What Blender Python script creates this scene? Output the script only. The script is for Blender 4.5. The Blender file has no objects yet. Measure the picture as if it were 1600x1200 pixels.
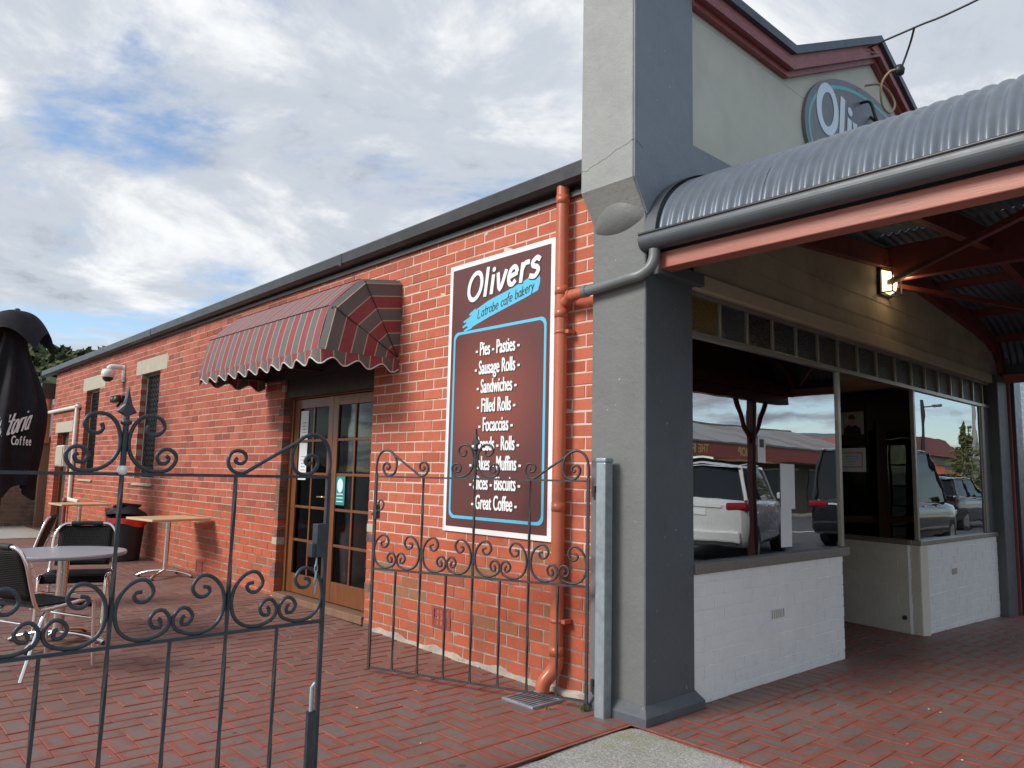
import bpy, math, random
from mathutils import Vector, Matrix
R = random.Random(7)
sc = bpy.context.scene
COL = sc.collection
# ------------------------------------------------------------------ camera
CX = (0.73294252, -0.67993284, 0.02205904)
CYD = (0.09696516, 0.07232013, -0.99265682)
CZF = (0.67334465, 0.72969935, 0.11893629)
CAM = Vector((-3.73491741, -3.26721948, 1.40404892))
FPX = 1180.5126
cd = bpy.data.cameras.new('camera'); cam = bpy.data.objects.new('camera', cd); COL.objects.link(cam)
cd.sensor_width = 36.0; cd.lens = FPX / 1600 * 36.0; cd.clip_start = .05; cd.clip_end = 3000
cam.matrix_world = Matrix(((CX[0], -CYD[0], -CZF[0], CAM[0]), (CX[1], -CYD[1], -CZF[1], CAM[1]),
                           (CX[2], -CYD[2], -CZF[2], CAM[2]), (0, 0, 0, 1)))
sc.camera = cam
def seen_at(p):                       # picture coordinates (0..1600, 0..1200) and depth, used only to rank repeats by size
    d = Vector(p) - CAM
    z = d.dot(Vector(CZF))
    if z < .1: return None
    return 800 + FPX * d.dot(Vector(CX)) / z, 600 + FPX * d.dot(Vector(CYD)) / z, z
# ------------------------------------------------------------------ sky and sun
SUN = Vector((-.80, .22, .56)).normalized()
w = bpy.data.worlds.new('World'); sc.world = w; w.use_nodes = True
nt = w.node_tree; N = nt.nodes; L = nt.links
for n in list(N): N.remove(n)
def wn(t, **k):
    n = N.new(t)
    for a, b in k.items(): setattr(n, a, b)
    return n
def wmath(op, a, b=None, c=None, clamp=False):
    n = wn('ShaderNodeMath', operation=op, use_clamp=clamp)
    for i, v in enumerate((a, b, c)):
        if v is None: continue
        if isinstance(v, (int, float)): n.inputs[i].default_value = v
        else: L.new(v, n.inputs[i])
    return n.outputs[0]
sky = wn('ShaderNodeTexSky', sky_type='NISHITA', sun_disc=False)
sky.sun_elevation = math.asin(SUN.z); sky.sun_rotation = math.atan2(SUN.x, SUN.y)
sky.air_density = 1.0; sky.dust_density = .6; sky.ozone_density = 2.5
bg1 = wn('ShaderNodeBackground'); bg1.inputs[1].default_value = .13
L.new(sky.outputs[0], bg1.inputs[0])
tc = wn('ShaderNodeTexCoord'); sp = wn('ShaderNodeSeparateXYZ'); L.new(tc.outputs['Generated'], sp.inputs[0])
zz = wmath('ADD', wmath('MAXIMUM', sp.outputs[2], 0.0), .16)
cb = wn('ShaderNodeCombineXYZ')
L.new(wmath('DIVIDE', sp.outputs[0], zz), cb.inputs[0]); L.new(wmath('DIVIDE', sp.outputs[1], zz), cb.inputs[1])
cb.inputs[2].default_value = 3.7
def wnoise(scale, detail, rough, dist, off):
    m = wn('ShaderNodeMapping'); m.inputs['Location'].default_value = off
    L.new(cb.outputs[0], m.inputs[0])
    n = wn('ShaderNodeTexNoise'); n.inputs['Scale'].default_value = scale; n.inputs['Detail'].default_value = detail
    n.inputs['Roughness'].default_value = rough; n.inputs['Distortion'].default_value = dist
    L.new(m.outputs[0], n.inputs[0]); return n.outputs[0]
def wramp(src, stops):
    r = wn('ShaderNodeValToRGB'); r.color_ramp.interpolation = 'EASE'
    e = r.color_ramp.elements
    while len(e) < len(stops): e.new(.5)
    for i, (p, c) in enumerate(stops):
        e[i].position = p; e[i].color = (c[0], c[1], c[2], 1) if isinstance(c, tuple) else (c, c, c, 1)
    L.new(src, r.inputs[0]); return r.outputs[0]
low = wmath('MULTIPLY', wmath('SUBTRACT', 1.0, wmath('MULTIPLY', wmath('MAXIMUM', sp.outputs[2], 0.0), 3.2), clamp=True), -.125)
cover = wramp(wmath('ADD', wnoise(1.15, 10, .6, .3, (2.1, .7, 0)), low), [(.355, 0.0), (.50, 1.0)])
tone = wramp(wnoise(1.7, 10, .63, .4, (7.3, 4.2, 1.0)), [(.30, (.36, .405, .475)), (.47, (.575, .625, .70)), (.66, (.93, .945, .955))])
bg2 = wn('ShaderNodeBackground'); bg2.inputs[1].default_value = .70; L.new(tone, bg2.inputs[0])
mx = wn('ShaderNodeMixShader'); L.new(cover, mx.inputs[0]); L.new(bg1.outputs[0], mx.inputs[1]); L.new(bg2.outputs[0], mx.inputs[2])
wo = wn('ShaderNodeOutputWorld'); L.new(mx.outputs[0], wo.inputs[0])
sd = bpy.data.lights.new('sun', 'SUN'); sd.energy = 2.35; sd.angle = math.radians(20); sd.color = (1, .95, .88)
so = bpy.data.objects.new('sun', sd); COL.objects.link(so); so.rotation_euler = SUN.to_track_quat('Z', 'Y').to_euler()
so.location = (-6, 3, 12)
sc.view_settings.view_transform = 'Standard'; sc.view_settings.look = 'None'
sc.view_settings.exposure = 0.58; sc.view_settings.gamma = 1.0
sc.render.engine = 'CYCLES'
sc.cycles.max_bounces = 8; sc.cycles.transparent_max_bounces = 12; sc.cycles.use_denoising = True
sc.cycles.caustics_reflective = False; sc.cycles.caustics_refractive = False

# ------------------------------------------------------------------ materials
class NT:
    def __init__(s, name):
        s.m = bpy.data.materials.new(name); s.m.use_nodes = True; s.t = s.m.node_tree
        for n in list(s.t.nodes): s.t.nodes.remove(n)
        s.out = s.n('ShaderNodeOutputMaterial')
    def n(s, t, **k):
        x = s.t.nodes.new(t)
        for a, b in k.items(): setattr(x, a, b)
        return x
    def put(s, sock, v):
        if isinstance(v, (int, float)): sock.default_value = v
        elif isinstance(v, (tuple, list)):
            sock.default_value = tuple(v) + ((1,) if len(v) == 3 and sock.type == 'RGBA' else ())
        else: s.t.links.new(v, sock)
    def math(s, op, a, b=None, clamp=False):
        x = s.n('ShaderNodeMath', operation=op, use_clamp=clamp); s.put(x.inputs[0], a)
        if b is not None: s.put(x.inputs[1], b)
        return x.outputs[0]
    def pos(s): return s.n('ShaderNodeNewGeometry').outputs['Position']
    def noise(s, scale, detail=4, rough=.55, vec=None, dist=0, dim=None):
        x = s.n('ShaderNodeTexNoise'); x.inputs['Scale'].default_value = scale; x.inputs['Detail'].default_value = detail
        x.inputs['Roughness'].default_value = rough; x.inputs['Distortion'].default_value = dist
        s.t.links.new(vec if vec is not None else s.pos(), x.inputs['Vector']); return x.outputs[0]
    def ramp(s, src, stops, interp='LINEAR'):
        r = s.n('ShaderNodeValToRGB'); r.color_ramp.interpolation = interp; e = r.color_ramp.elements
        while len(e) < len(stops): e.new(.5)
        for i, (p, c) in enumerate(stops):
            e[i].position = p; e[i].color = (c[0], c[1], c[2], 1) if isinstance(c, (tuple, list)) else (c, c, c, 1)
        s.put(r.inputs[0], src); return r.outputs[0]
    def mix(s, f, a, b, mode='MIX'):
        x = s.n('ShaderNodeMixRGB', blend_type=mode); s.put(x.inputs[0], f); s.put(x.inputs[1], a); s.put(x.inputs[2], b); return x.outputs[0]
    def rng(s, v, a, b, c, d):
        x = s.n('ShaderNodeMapRange'); s.put(x.inputs[0], v)
        for i, q in enumerate((a, b, c, d)): s.put(x.inputs[i + 1], q)
        return x.outputs[0]
    def scl(s, v):                   # stretched world position
        x = s.n('ShaderNodeVectorMath', operation='MULTIPLY'); s.put(x.inputs[0], s.pos()); x.inputs[1].default_value = v; return x.outputs[0]
    def bump(s, h, strength, dist=.01):
        x = s.n('ShaderNodeBump'); x.inputs['Strength'].default_value = strength; x.inputs['Distance'].default_value = dist
        s.put(x.inputs['Height'], h); return x.outputs[0]
    def bsdf(s, col, rough=.6, metal=0, nor=None, coat=0, spec=.5, em=None, emc=None, trans=0):
        b = s.n('ShaderNodeBsdfPrincipled'); s.put(b.inputs['Base Color'], col); s.put(b.inputs['Roughness'], rough); s.put(b.inputs['Metallic'], metal)
        b.inputs['Coat Weight'].default_value = coat; b.inputs['Specular IOR Level'].default_value = spec
        if nor is not None: s.put(b.inputs['Normal'], nor)
        if em: b.inputs['Emission Strength'].default_value = em; s.put(b.inputs['Emission Color'], emc or col)
        s.t.links.new(b.outputs[0], s.out.inputs[0]); return s.m
def mul(c, k): return tuple(x * k for x in c)
def pmat(name, col, rough=.6, metal=0, var=.12, scale=5, bump=.15, bscale=90, coat=0, spec=.5, dirt=0, dirtc=(.09, .08, .07), bd=.004):
    t = NT(name)
    c = t.ramp(t.noise(scale, 6, .6), [(.28, mul(col, 1 - var)), (.72, mul(col, 1 + var))])
    if dirt: c = t.mix(t.math('MULTIPLY', t.ramp(t.noise(2.3, 8, .7), [(.48, 0.0), (.75, 1.0)]), dirt), c, dirtc)
    r = t.rng(t.noise(scale * 3, 5), .2, .8, max(.03, rough - .1), min(1, rough + .1))
    nor = t.bump(t.noise(bscale, 5, .6), bump, bd) if bump else None
    return t.bsdf(c, r, metal, nor, coat, spec)
M = {}
def brickmat(name, painted=True):
    t = NT(name)
    g = t.n('ShaderNodeNewGeometry'); oi = t.n('ShaderNodeObjectInfo')
    rnd = t.math('FRACT', t.math('ADD', t.math('MULTIPLY', g.outputs['Random Per Island'], 7.31), t.math('MULTIPLY', oi.outputs['Random'], 5.17)))
    rnd2 = t.math('FRACT', t.math('MULTIPLY', rnd, 13.7))
    sx = t.n('ShaderNodeSeparateXYZ'); t.put(sx.inputs[0], g.outputs['Position'])
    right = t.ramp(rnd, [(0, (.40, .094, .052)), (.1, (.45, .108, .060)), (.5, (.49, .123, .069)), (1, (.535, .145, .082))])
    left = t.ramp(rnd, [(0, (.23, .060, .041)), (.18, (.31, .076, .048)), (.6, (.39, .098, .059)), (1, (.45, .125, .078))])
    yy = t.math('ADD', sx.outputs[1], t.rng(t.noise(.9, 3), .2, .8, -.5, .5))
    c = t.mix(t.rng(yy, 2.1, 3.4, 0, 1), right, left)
    low = t.ramp(rnd, [(0, (.36, .072, .035)), (.10, (.27, .15, .075)), (.16, (.44, .09, .042)), (1, (.50, .115, .055))])
    hz = t.math('ADD', sx.outputs[2], t.rng(t.noise(2.1, 4), .2, .8, -.12, .12))
    c = t.mix(t.rng(hz, .98, .86, 0, 1), c, low)
    c = t.mix(t.math('MULTIPLY', t.ramp(t.noise(11, 6, .65), [(.45, 0.0), (.8, 1.0)]), .35), c, (.16, .055, .04))
    c = t.mix(t.math('MULTIPLY', t.ramp(t.noise(34, 4, .7), [(.55, 0.0), (.75, 1.0)]), .22), c, (.55, .30, .20))
    gr = t.math('MULTIPLY', t.rng(hz, .55, .02, 0, .55), t.ramp(t.noise(6, 6, .7), [(.35, 0.0), (.7, 1.0)]))
    c = t.mix(gr, c, (.17, .105, .07))
    stn = t.math('MULTIPLY', t.ramp(t.noise(1.6, 8, .7, t.scl((1, 2.2, .5))), [(.52, 0.0), (.72, 1.0)]), .42)
    c = t.mix(stn, c, (.20, .085, .06))
    h = t.math('ADD', t.noise(55, 5, .65), t.math('MULTIPLY', t.noise(300, 2), .3))
    return t.bsdf(c, t.rng(rnd2, 0, 1, .6, .85), 0, t.bump(h, .45, .004), spec=.35)
M['brick'] = brickmat('brick_red')
def mortarmat():
    t = NT('mortar'); sx = t.n('ShaderNodeSeparateXYZ'); t.put(sx.inputs[0], t.pos())
    hz = t.math('ADD', sx.outputs[2], t.rng(t.noise(3, 5), .2, .8, -.25, .25))
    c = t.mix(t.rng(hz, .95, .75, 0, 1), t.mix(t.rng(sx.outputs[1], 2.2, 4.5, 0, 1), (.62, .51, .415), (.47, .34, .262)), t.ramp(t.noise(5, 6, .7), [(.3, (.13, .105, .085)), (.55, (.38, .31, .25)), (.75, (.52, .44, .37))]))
    c = t.mix(t.math('MULTIPLY', t.ramp(t.noise(2.6, 6, .75), [(.56, 0.0), (.66, 1.0)]), .5), c, (.16, .11, .085))
    return t.bsdf(c, .9, 0, t.bump(t.noise(120, 5), .6, .004), spec=.2)
M['mortar'] = mortarmat()
M['oldbrick'] = pmat('brick_jamb_brown', (.16, .095, .07), .8, var=.5, scale=7, bump=.4)
M['render'] = pmat('render_cream', (.53, .52, .45), .75, var=.06, scale=3, bump=.35, bscale=30, dirt=.25, dirtc=(.34, .32, .27))
M['lintel'] = pmat('lintel_cement', (.42, .385, .30), .85, var=.1, scale=6, bump=.4, bscale=60)
def greypaint(name, col, rough=.55, bs=24, st=.65):
    t = NT(name)
    c = t.ramp(t.noise(2.2, 7, .6), [(.3, mul(col, .9)), (.7, mul(col, 1.1))])
    streak = t.noise(3.0, 6, .7, t.scl((9, 9, .55)))
    c = t.mix(t.math('MULTIPLY', t.ramp(streak, [(.56, 0.0), (.8, 1.0)]), .22), c, mul(col, .55))
    pz = t.n('ShaderNodeSeparateXYZ'); t.put(pz.inputs[0], t.pos())
    c = t.mix(t.math('MULTIPLY', t.ramp(t.noise(1.3, 5, .6), [(.42, 0.0), (.62, 1.0)]), .16), c, mul(col, 1.35))
    c = t.mix(t.math('MULTIPLY', t.ramp(t.noise(17, 7, .75), [(.57, 0.0), (.70, 1.0)]), t.rng(pz.outputs[2], .55, .0, .04, .55)), c, (.16, .135, .11))
    c = t.mix(t.ramp(t.noise(30, 3, .5), [(.735, 0.0), (.75, .7)]), c, (.45, .45, .43))
    h = t.math('ADD', t.noise(bs, 6, .62), t.math('MULTIPLY', t.noise(bs * 5, 3), .35))
    return t.bsdf(c, t.rng(t.noise(9, 4), .2, .8, rough - .1, rough + .12), 0, t.bump(h, st, .006), spec=.4)
M['pillar'] = greypaint('paint_grey_render', (.265, .272, .262))
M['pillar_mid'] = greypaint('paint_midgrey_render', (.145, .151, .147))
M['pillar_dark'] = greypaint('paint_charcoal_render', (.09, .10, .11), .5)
M['trim_cream'] = pmat('paint_cream_trim', (.46, .40, .28), .6, var=.08, bump=.2, dirt=.2, dirtc=(.2, .17, .12))
M['wall_cream'] = pmat('paint_cream_fibro', (.37, .315, .22), .7, var=.12, scale=2.5, bump=.3, bscale=14, dirt=.55, dirtc=(.16, .13, .09))
M['red_trim'] = pmat('paint_oxblood', (.26, .062, .055), .45, var=.15, scale=7, bump=.15)
M['red_pink'] = pmat('paint_faded_oxblood', (.36, .12, .11), .55, var=.2, scale=9, bump=.2)
def fasciamat():
    t = NT('paint_terracotta_timber')
    c = t.ramp(t.noise(6, 6, .6, t.scl((1, .25, 4))), [(.25, (.30, .098, .066)), (.7, (.43, .155, .11))])
    c = t.mix(t.math('MULTIPLY', t.ramp(t.noise(16, 8, .75, t.scl((1, .3, 1.6))), [(.60, 0.0), (.68, 1.0)]), .75), c, (.12, .055, .04))
    return t.bsdf(c, .45, 0, t.bump(t.noise(50, 5, .6, t.scl((1, .2, 3))), .35, .004))
M['fascia'] = fasciamat()
M['rafter'] = pmat('paint_red_rafter', (.13, .028, .021), .55, var=.2, scale=8, bump=.2)
M['colorbond'] = pmat('steel_roof_bluegrey', (.135, .158, .188), .40, metal=.2, var=.14, scale=6, bump=.05, dirt=.25, dirtc=(.16, .16, .16))
M['roof_under'] = pmat('steel_roof_galvanised', (.42, .44, .45), .45, metal=.4, var=.12, bump=.05)
M['gutter'] = pmat('steel_gutter_slate', (.07, .078, .088), .42, metal=.15, var=.1, scale=3, bump=.04)
M['gutter_black'] = pmat('steel_gutter_black', (.035, .035, .036), .35, metal=.1, var=.25, scale=5, bump=.08, dirt=.35, dirtc=(.1, .095, .085))
M['pipe_red'] = pmat('pvc_terracotta', (.47, .125, .062), .32, var=.08, scale=4, bump=.05, dirt=.12, dirtc=(.25, .1, .07))
M['pipe_grey'] = pmat('pvc_grey', (.15, .16, .16), .4, var=.1, bump=.05)
M['pipe_white'] = pmat('pvc_white', (.72, .69, .62), .4, var=.06, bump=.03, dirt=.15)
M['galv'] = pmat('steel_galvanised_painted', (.30, .35, .38), .38, metal=.45, var=.2, scale=14, bump=.12, bscale=70)
M['iron'] = pmat('wrought_iron_grey', (.045, .052, .062), .4, metal=.35, var=.25, scale=25, bump=.2, bscale=160)
M['iron2'] = pmat('wrought_iron_rusty', (.052, .05, .055), .5, metal=.3, var=.35, scale=25, bump=.25, bscale=160, dirt=.45, dirtc=(.10, .06, .045))
def timber(name, a, b, rough=.4):
    t = NT(name)
    c = t.ramp(t.noise(4, 6, .6, t.scl((9, 9, .8)), .6), [(.3, a), (.7, b)])
    return t.bsdf(c, rough, 0, t.bump(t.noise(12, 5, .6, t.scl((9, 9, .7))), .12, .003), coat=.15)
M['timber'] = timber('timber_varnished', (.115, .036, .010), (.20, .068, .019))
M['timber_old'] = timber('timber_post_weathered', (.16, .085, .05), (.24, .13, .08), .7)
M['alu'] = pmat('aluminium_bronze', (.32, .29, .245), .35, metal=.6, var=.08, bump=.04)
M['alu_tube'] = pmat('aluminium_polished', (.78, .76, .73), .16, metal=1, var=.05, bump=.02)
M['steel_col'] = pmat('steel_brushed', (.60, .55, .50), .25, metal=1, var=.06, bump=.04)
M['white_paint'] = pmat('paint_white_brick', (.84, .85, .845), .42, var=.04, scale=4, bump=.45, bscale=30, dirt=.06, dirtc=(.5, .5, .47))
def whitebrick():
    t = NT('paint_white_brickwork'); sx = t.n('ShaderNodeSeparateXYZ'); t.put(sx.inputs[0], t.pos())
    c = t.ramp(t.noise(4, 6, .6), [(.3, (.80, .81, .805)), (.7, (.87, .875, .87))])
    c = t.mix(t.math('MULTIPLY', t.ramp(t.noise(14, 8, .75), [(.56, 0.0), (.68, 1.0)]), t.rng(sx.outputs[2], .30, -.02, .06, .6)), c, (.40, .36, .31))
    c = t.mix(t.math('MULTIPLY', t.ramp(t.noise(5, 7, .7, t.scl((6, 6, .6))), [(.60, 0.0), (.75, 1.0)]), .18), c, (.45, .43, .39))
    return t.bsdf(c, .45, 0, t.bump(t.math('ADD', t.noise(26, 6, .65), t.noise(120, 3)), .45, .006))
M['white_paint'] = whitebrick()
M['cream_paint'] = pmat('paint_offwhite_brick', (.66, .63, .54), .5, var=.06, scale=4, bump=.3, bscale=35, dirt=.15, dirtc=(.38, .36, .3))
M['sill'] = pmat('sill_brown_grey', (.17, .15, .13), .45, var=.12, scale=9, bump=.1)
M['white'] = pmat('plastic_white', (.75, .75, .74), .4, var=.03, bump=.02)
M['paper'] = pmat('paper_white', (.70, .73, .74), .7, var=.04, bump=.02)
M['black'] = pmat('plastic_black', (.018, .019, .021), .45, var=.2, bump=.1)
M['black_fabric'] = pmat('fabric_black', (.016, .015, .019), .85, var=.25, scale=8, bump=.25, bscale=140, spec=.25)
M['rubber'] = pmat('rubber_black', (.02, .02, .02), .7, var=.1, bump=.1)
M['binbag'] = pmat('binbag_red', (.55, .03, .022), .2, var=.2, scale=18, bump=.5, bscale=30, bd=.02)
M['tabletop'] = pmat('laminate_maple', (.60, .43, .25), .4, var=.08, scale=14, bump=.05)
M['tabletop_grey'] = pmat('laminate_grey_speckle', (.30, .29, .31), .35, var=.18, scale=120, bump=.05)
M['concrete'] = None
def concretemat():
    t = NT('concrete_aggregate')
    v = t.n('ShaderNodeTexVoronoi'); v.inputs['Scale'].default_value = 95; t.put(v.inputs['Vector'], t.pos())
    base = t.ramp(t.noise(3.5, 8, .65), [(.3, (.31, .30, .27)), (.7, (.44, .43, .395))])
    c = t.mix(t.math('MULTIPLY', t.ramp(v.outputs['Distance'], [(.15, 1.0), (.5, 0.0)]), .6), base, t.mix(.5, v.outputs['Color'], (.32, .31, .29), 'MIX'))
    c = t.mix(.42, c, t.ramp(t.noise(75, 4, .75), [(.36, (.10, .10, .092)), (.5, (.36, .35, .32)), (.64, (.72, .70, .64))]))
    sx = t.n('ShaderNodeSeparateXYZ'); t.put(sx.inputs[0], t.pos())
    edge = t.math('MULTIPLY', t.rng(sx.outputs[1], -.95, -.48, 0, 1), t.rng(sx.outputs[0], -.75, -.25, 0, 1))
    c = t.mix(t.math('MULTIPLY', edge, t.ramp(t.noise(8, 7, .7), [(.38, 0.0), (.62, .8)])), c, (.26, .24, .09))
    return t.bsdf(c, .9, 0, t.bump(t.math('ADD', t.noise(70, 6, .7), v.outputs['Distance']), .5, .006), spec=.25)
M['concrete'] = concretemat()
M['footing'] = pmat('cement_footing', (.45, .40, .34), .9, var=.3, scale=9, bump=.6, bscale=40, dirt=.6, dirtc=(.2, .19, .1))
M['asphalt'] = pmat('asphalt', (.10, .10, .102), .85, var=.2, scale=2, bump=.6, bscale=150)
M['bed'] = pmat('sand_joint_red', (.30, .10, .068), .95, var=.35, scale=7, bump=.3)
def pavermat():
    t = NT('paver_painted_worn')
    uv = t.n('ShaderNodeUVMap'); s = t.n('ShaderNodeSeparateXYZ'); t.put(s.inputs[0], uv.outputs[0])
    du = t.math('MULTIPLY', t.math('MINIMUM', s.outputs[0], t.math('SUBTRACT', 1, s.outputs[0])), .23)
    dv = t.math('MULTIPLY', t.math('MINIMUM', s.outputs[1], t.math('SUBTRACT', 1, s.outputs[1])), .115)
    d = t.math('SUBTRACT', t.math('MINIMUM', du, dv), t.math('DIVIDE', .00042, t.math('ADD', t.math('MAXIMUM', du, dv), .012)))
    g = t.n('ShaderNodeNewGeometry'); oi = t.n('ShaderNodeObjectInfo')
    rnd = t.math('FRACT', t.math('ADD', t.math('MULTIPLY', g.outputs['Random Per Island'], 7.31), t.math('MULTIPLY', oi.outputs['Random'], 5.17)))
    p = t.n('ShaderNodeSeparateXYZ'); t.put(p.inputs[0], g.outputs['Position'])
    dn = t.math('ADD', d, t.rng(t.noise(26, 5, .65), .2, .8, -.013, .013))
    dn = t.math('ADD', dn, t.rng(rnd, 0, 1, -.012, .012))
    wear = t.rng(dn, .004, .030, 0, 1)
    red = t.ramp(t.noise(7, 6, .65), [(.3, (.21, .062, .042)), (.7, (.31, .094, .064))])
    grey = t.ramp(t.noise(40, 6, .7), [(.3, (.125, .105, .094)), (.7, (.195, .168, .152))])
    zone = t.ramp(t.noise(1.1, 5, .6), [(.3, .75), (.7, 1.0)])
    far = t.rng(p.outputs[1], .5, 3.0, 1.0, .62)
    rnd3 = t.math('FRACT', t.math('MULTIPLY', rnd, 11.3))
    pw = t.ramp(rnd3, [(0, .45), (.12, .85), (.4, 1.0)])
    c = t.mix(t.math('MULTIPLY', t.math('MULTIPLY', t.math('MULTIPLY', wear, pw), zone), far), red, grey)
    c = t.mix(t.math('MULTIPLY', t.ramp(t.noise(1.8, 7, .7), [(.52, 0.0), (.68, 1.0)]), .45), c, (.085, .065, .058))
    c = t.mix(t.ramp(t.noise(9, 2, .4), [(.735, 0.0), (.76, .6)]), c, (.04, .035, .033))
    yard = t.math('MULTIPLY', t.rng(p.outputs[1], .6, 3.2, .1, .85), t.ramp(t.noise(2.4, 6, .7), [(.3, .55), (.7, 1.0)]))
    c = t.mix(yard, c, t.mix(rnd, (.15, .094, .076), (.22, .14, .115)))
    c = t.mix(t.math('MULTIPLY', t.ramp(t.noise(90, 4, .7), [(.6, 0.0), (.75, 1.0)]), .25), c, (.05, .045, .042))
    return t.bsdf(c, t.rng(wear, 0, 1, .65, .5), 0, t.bump(t.noise(130, 5, .65), .35, .003), spec=.45)
M['paver'] = pavermat()
def glassmat(name, ior=2.6, tint=(.75, .8, .78), rough=0.0, bump=None):
    t = NT(name)
    f = t.n('ShaderNodeFresnel'); f.inputs[0].default_value = ior
    a = t.n('ShaderNodeBsdfTransparent'); t.put(a.inputs[0], tint)
    b = t.n('ShaderNodeBsdfGlossy'); b.inputs['Roughness'].default_value = rough; t.put(b.inputs[0], (.95, .97, 1))
    if bump is None and rough == 0.0:
        t.put(b.inputs['Normal'], t.bump(t.noise(1.4, 2, .5), .10, .02))
    if bump:
        nb = t.bump(t.noise(bump, 3, .6), .9, .01); t.put(b.inputs['Normal'], nb)
    m = t.n('ShaderNodeMixShader'); t.put(m.inputs[0], f.outputs[0]); t.put(m.inputs[1], a.outputs[0]); t.put(m.inputs[2], b.outputs[0])
    t.t.links.new(m.outputs[0], t.out.inputs[0]); return t.m
M['glass'] = glassmat('glass_shopfront', 5.2, (.88, .92, .90))
M['glass_dim'] = glassmat('glass_side', 2.1, (.7, .74, .72))
M['glass_door'] = glassmat('glass_door', 1.16, (.55, .57, .55))
def leadglass(name, col):
    t = NT(name)
    return t.bsdf(col, .12, 0, t.bump(t.noise(70, 2, .5), 1.0, .012), coat=.0, spec=.45)
for nm, c in dict(amber=(.13, .075, .006), clear=(.03, .036, .04), ruby=(.008, .001, .002), green=(.002, .006, .004), blue=(.002, .003, .012), brown=(.018, .007, .003)).items():
    M['lead_' + nm] = leadglass('glass_rolled_' + nm, c)
def flat(name, col, rough=.5, em=None): 
    t = NT(name); return t.bsdf(col, rough, em=em)
M['blue'] = flat('vinyl_cyan', (.10, .50, .72))
M['vinyl_white'] = flat('vinyl_white', (.84, .84, .84))
M['vinyl_black'] = flat('vinyl_black', (.02, .015, .015))
M['teal'] = flat('sticker_teal', (.02, .22, .21))
M['oval'] = pmat('sign_slate', (.135, .15, .165), .4, var=.05, bump=.02)
M['paleblue'] = flat('vinyl_pale_blue', (.66, .76, .86))
M['cyan_line'] = flat('vinyl_turquoise', (.14, .44, .48))
def signmat():
    t = NT('sign_print_maroon')
    mp = t.n('ShaderNodeSeparateXYZ'); t.put(mp.inputs[0], t.pos())
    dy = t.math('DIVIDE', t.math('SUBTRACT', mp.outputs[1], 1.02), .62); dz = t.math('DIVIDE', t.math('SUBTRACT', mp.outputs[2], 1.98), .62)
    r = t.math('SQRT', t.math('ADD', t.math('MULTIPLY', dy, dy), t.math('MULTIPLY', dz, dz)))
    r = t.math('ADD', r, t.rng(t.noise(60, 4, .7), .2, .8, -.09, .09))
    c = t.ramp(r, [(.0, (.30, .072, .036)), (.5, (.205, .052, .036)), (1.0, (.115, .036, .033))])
    return t.bsdf(c, .38, spec=.4)
M['signprint'] = signmat()
def awnmat():
    t = NT('canvas_striped')
    uv = t.n('ShaderNodeUVMap'); s = t.n('ShaderNodeSeparateXYZ'); t.put(s.inputs[0], uv.outputs[0])
    fr = t.math('FRACT', t.math('MULTIPLY', s.outputs[0], .5))
    red = (.24, .038, .046); gr = (.115, .11, .105); cr = (.45, .33, .22)
    c = t.ramp(fr, [(0, cr), (.022, red), (.478, cr), (.522, gr), (.978, cr)], 'CONSTANT')
    c = t.mix(t.math('MULTIPLY', t.ramp(t.noise(4, 6, .65), [(.4, 0.0), (.8, 1.0)]), .3), c, (.22, .15, .13))
    return t.bsdf(c, .55, 0, t.bump(t.noise(9, 4), .25, .03), spec=.35)
M['canvas'] = awnmat()
M['piping'] = flat('cotton_white', (.6, .58, .56), .8)
M['maroon_box'] = pmat('awning_near_black', (.02, .014, .013), .6)
M['lamp'] = flat('lamp_glow', (1.0, .80, .42), .5, em=1.5)
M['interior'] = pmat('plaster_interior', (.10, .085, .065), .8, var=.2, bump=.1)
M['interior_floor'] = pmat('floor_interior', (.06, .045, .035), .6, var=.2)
M['dimwall'] = pmat('plaster_tan', (.30, .20, .12), .8, var=.1)

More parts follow.
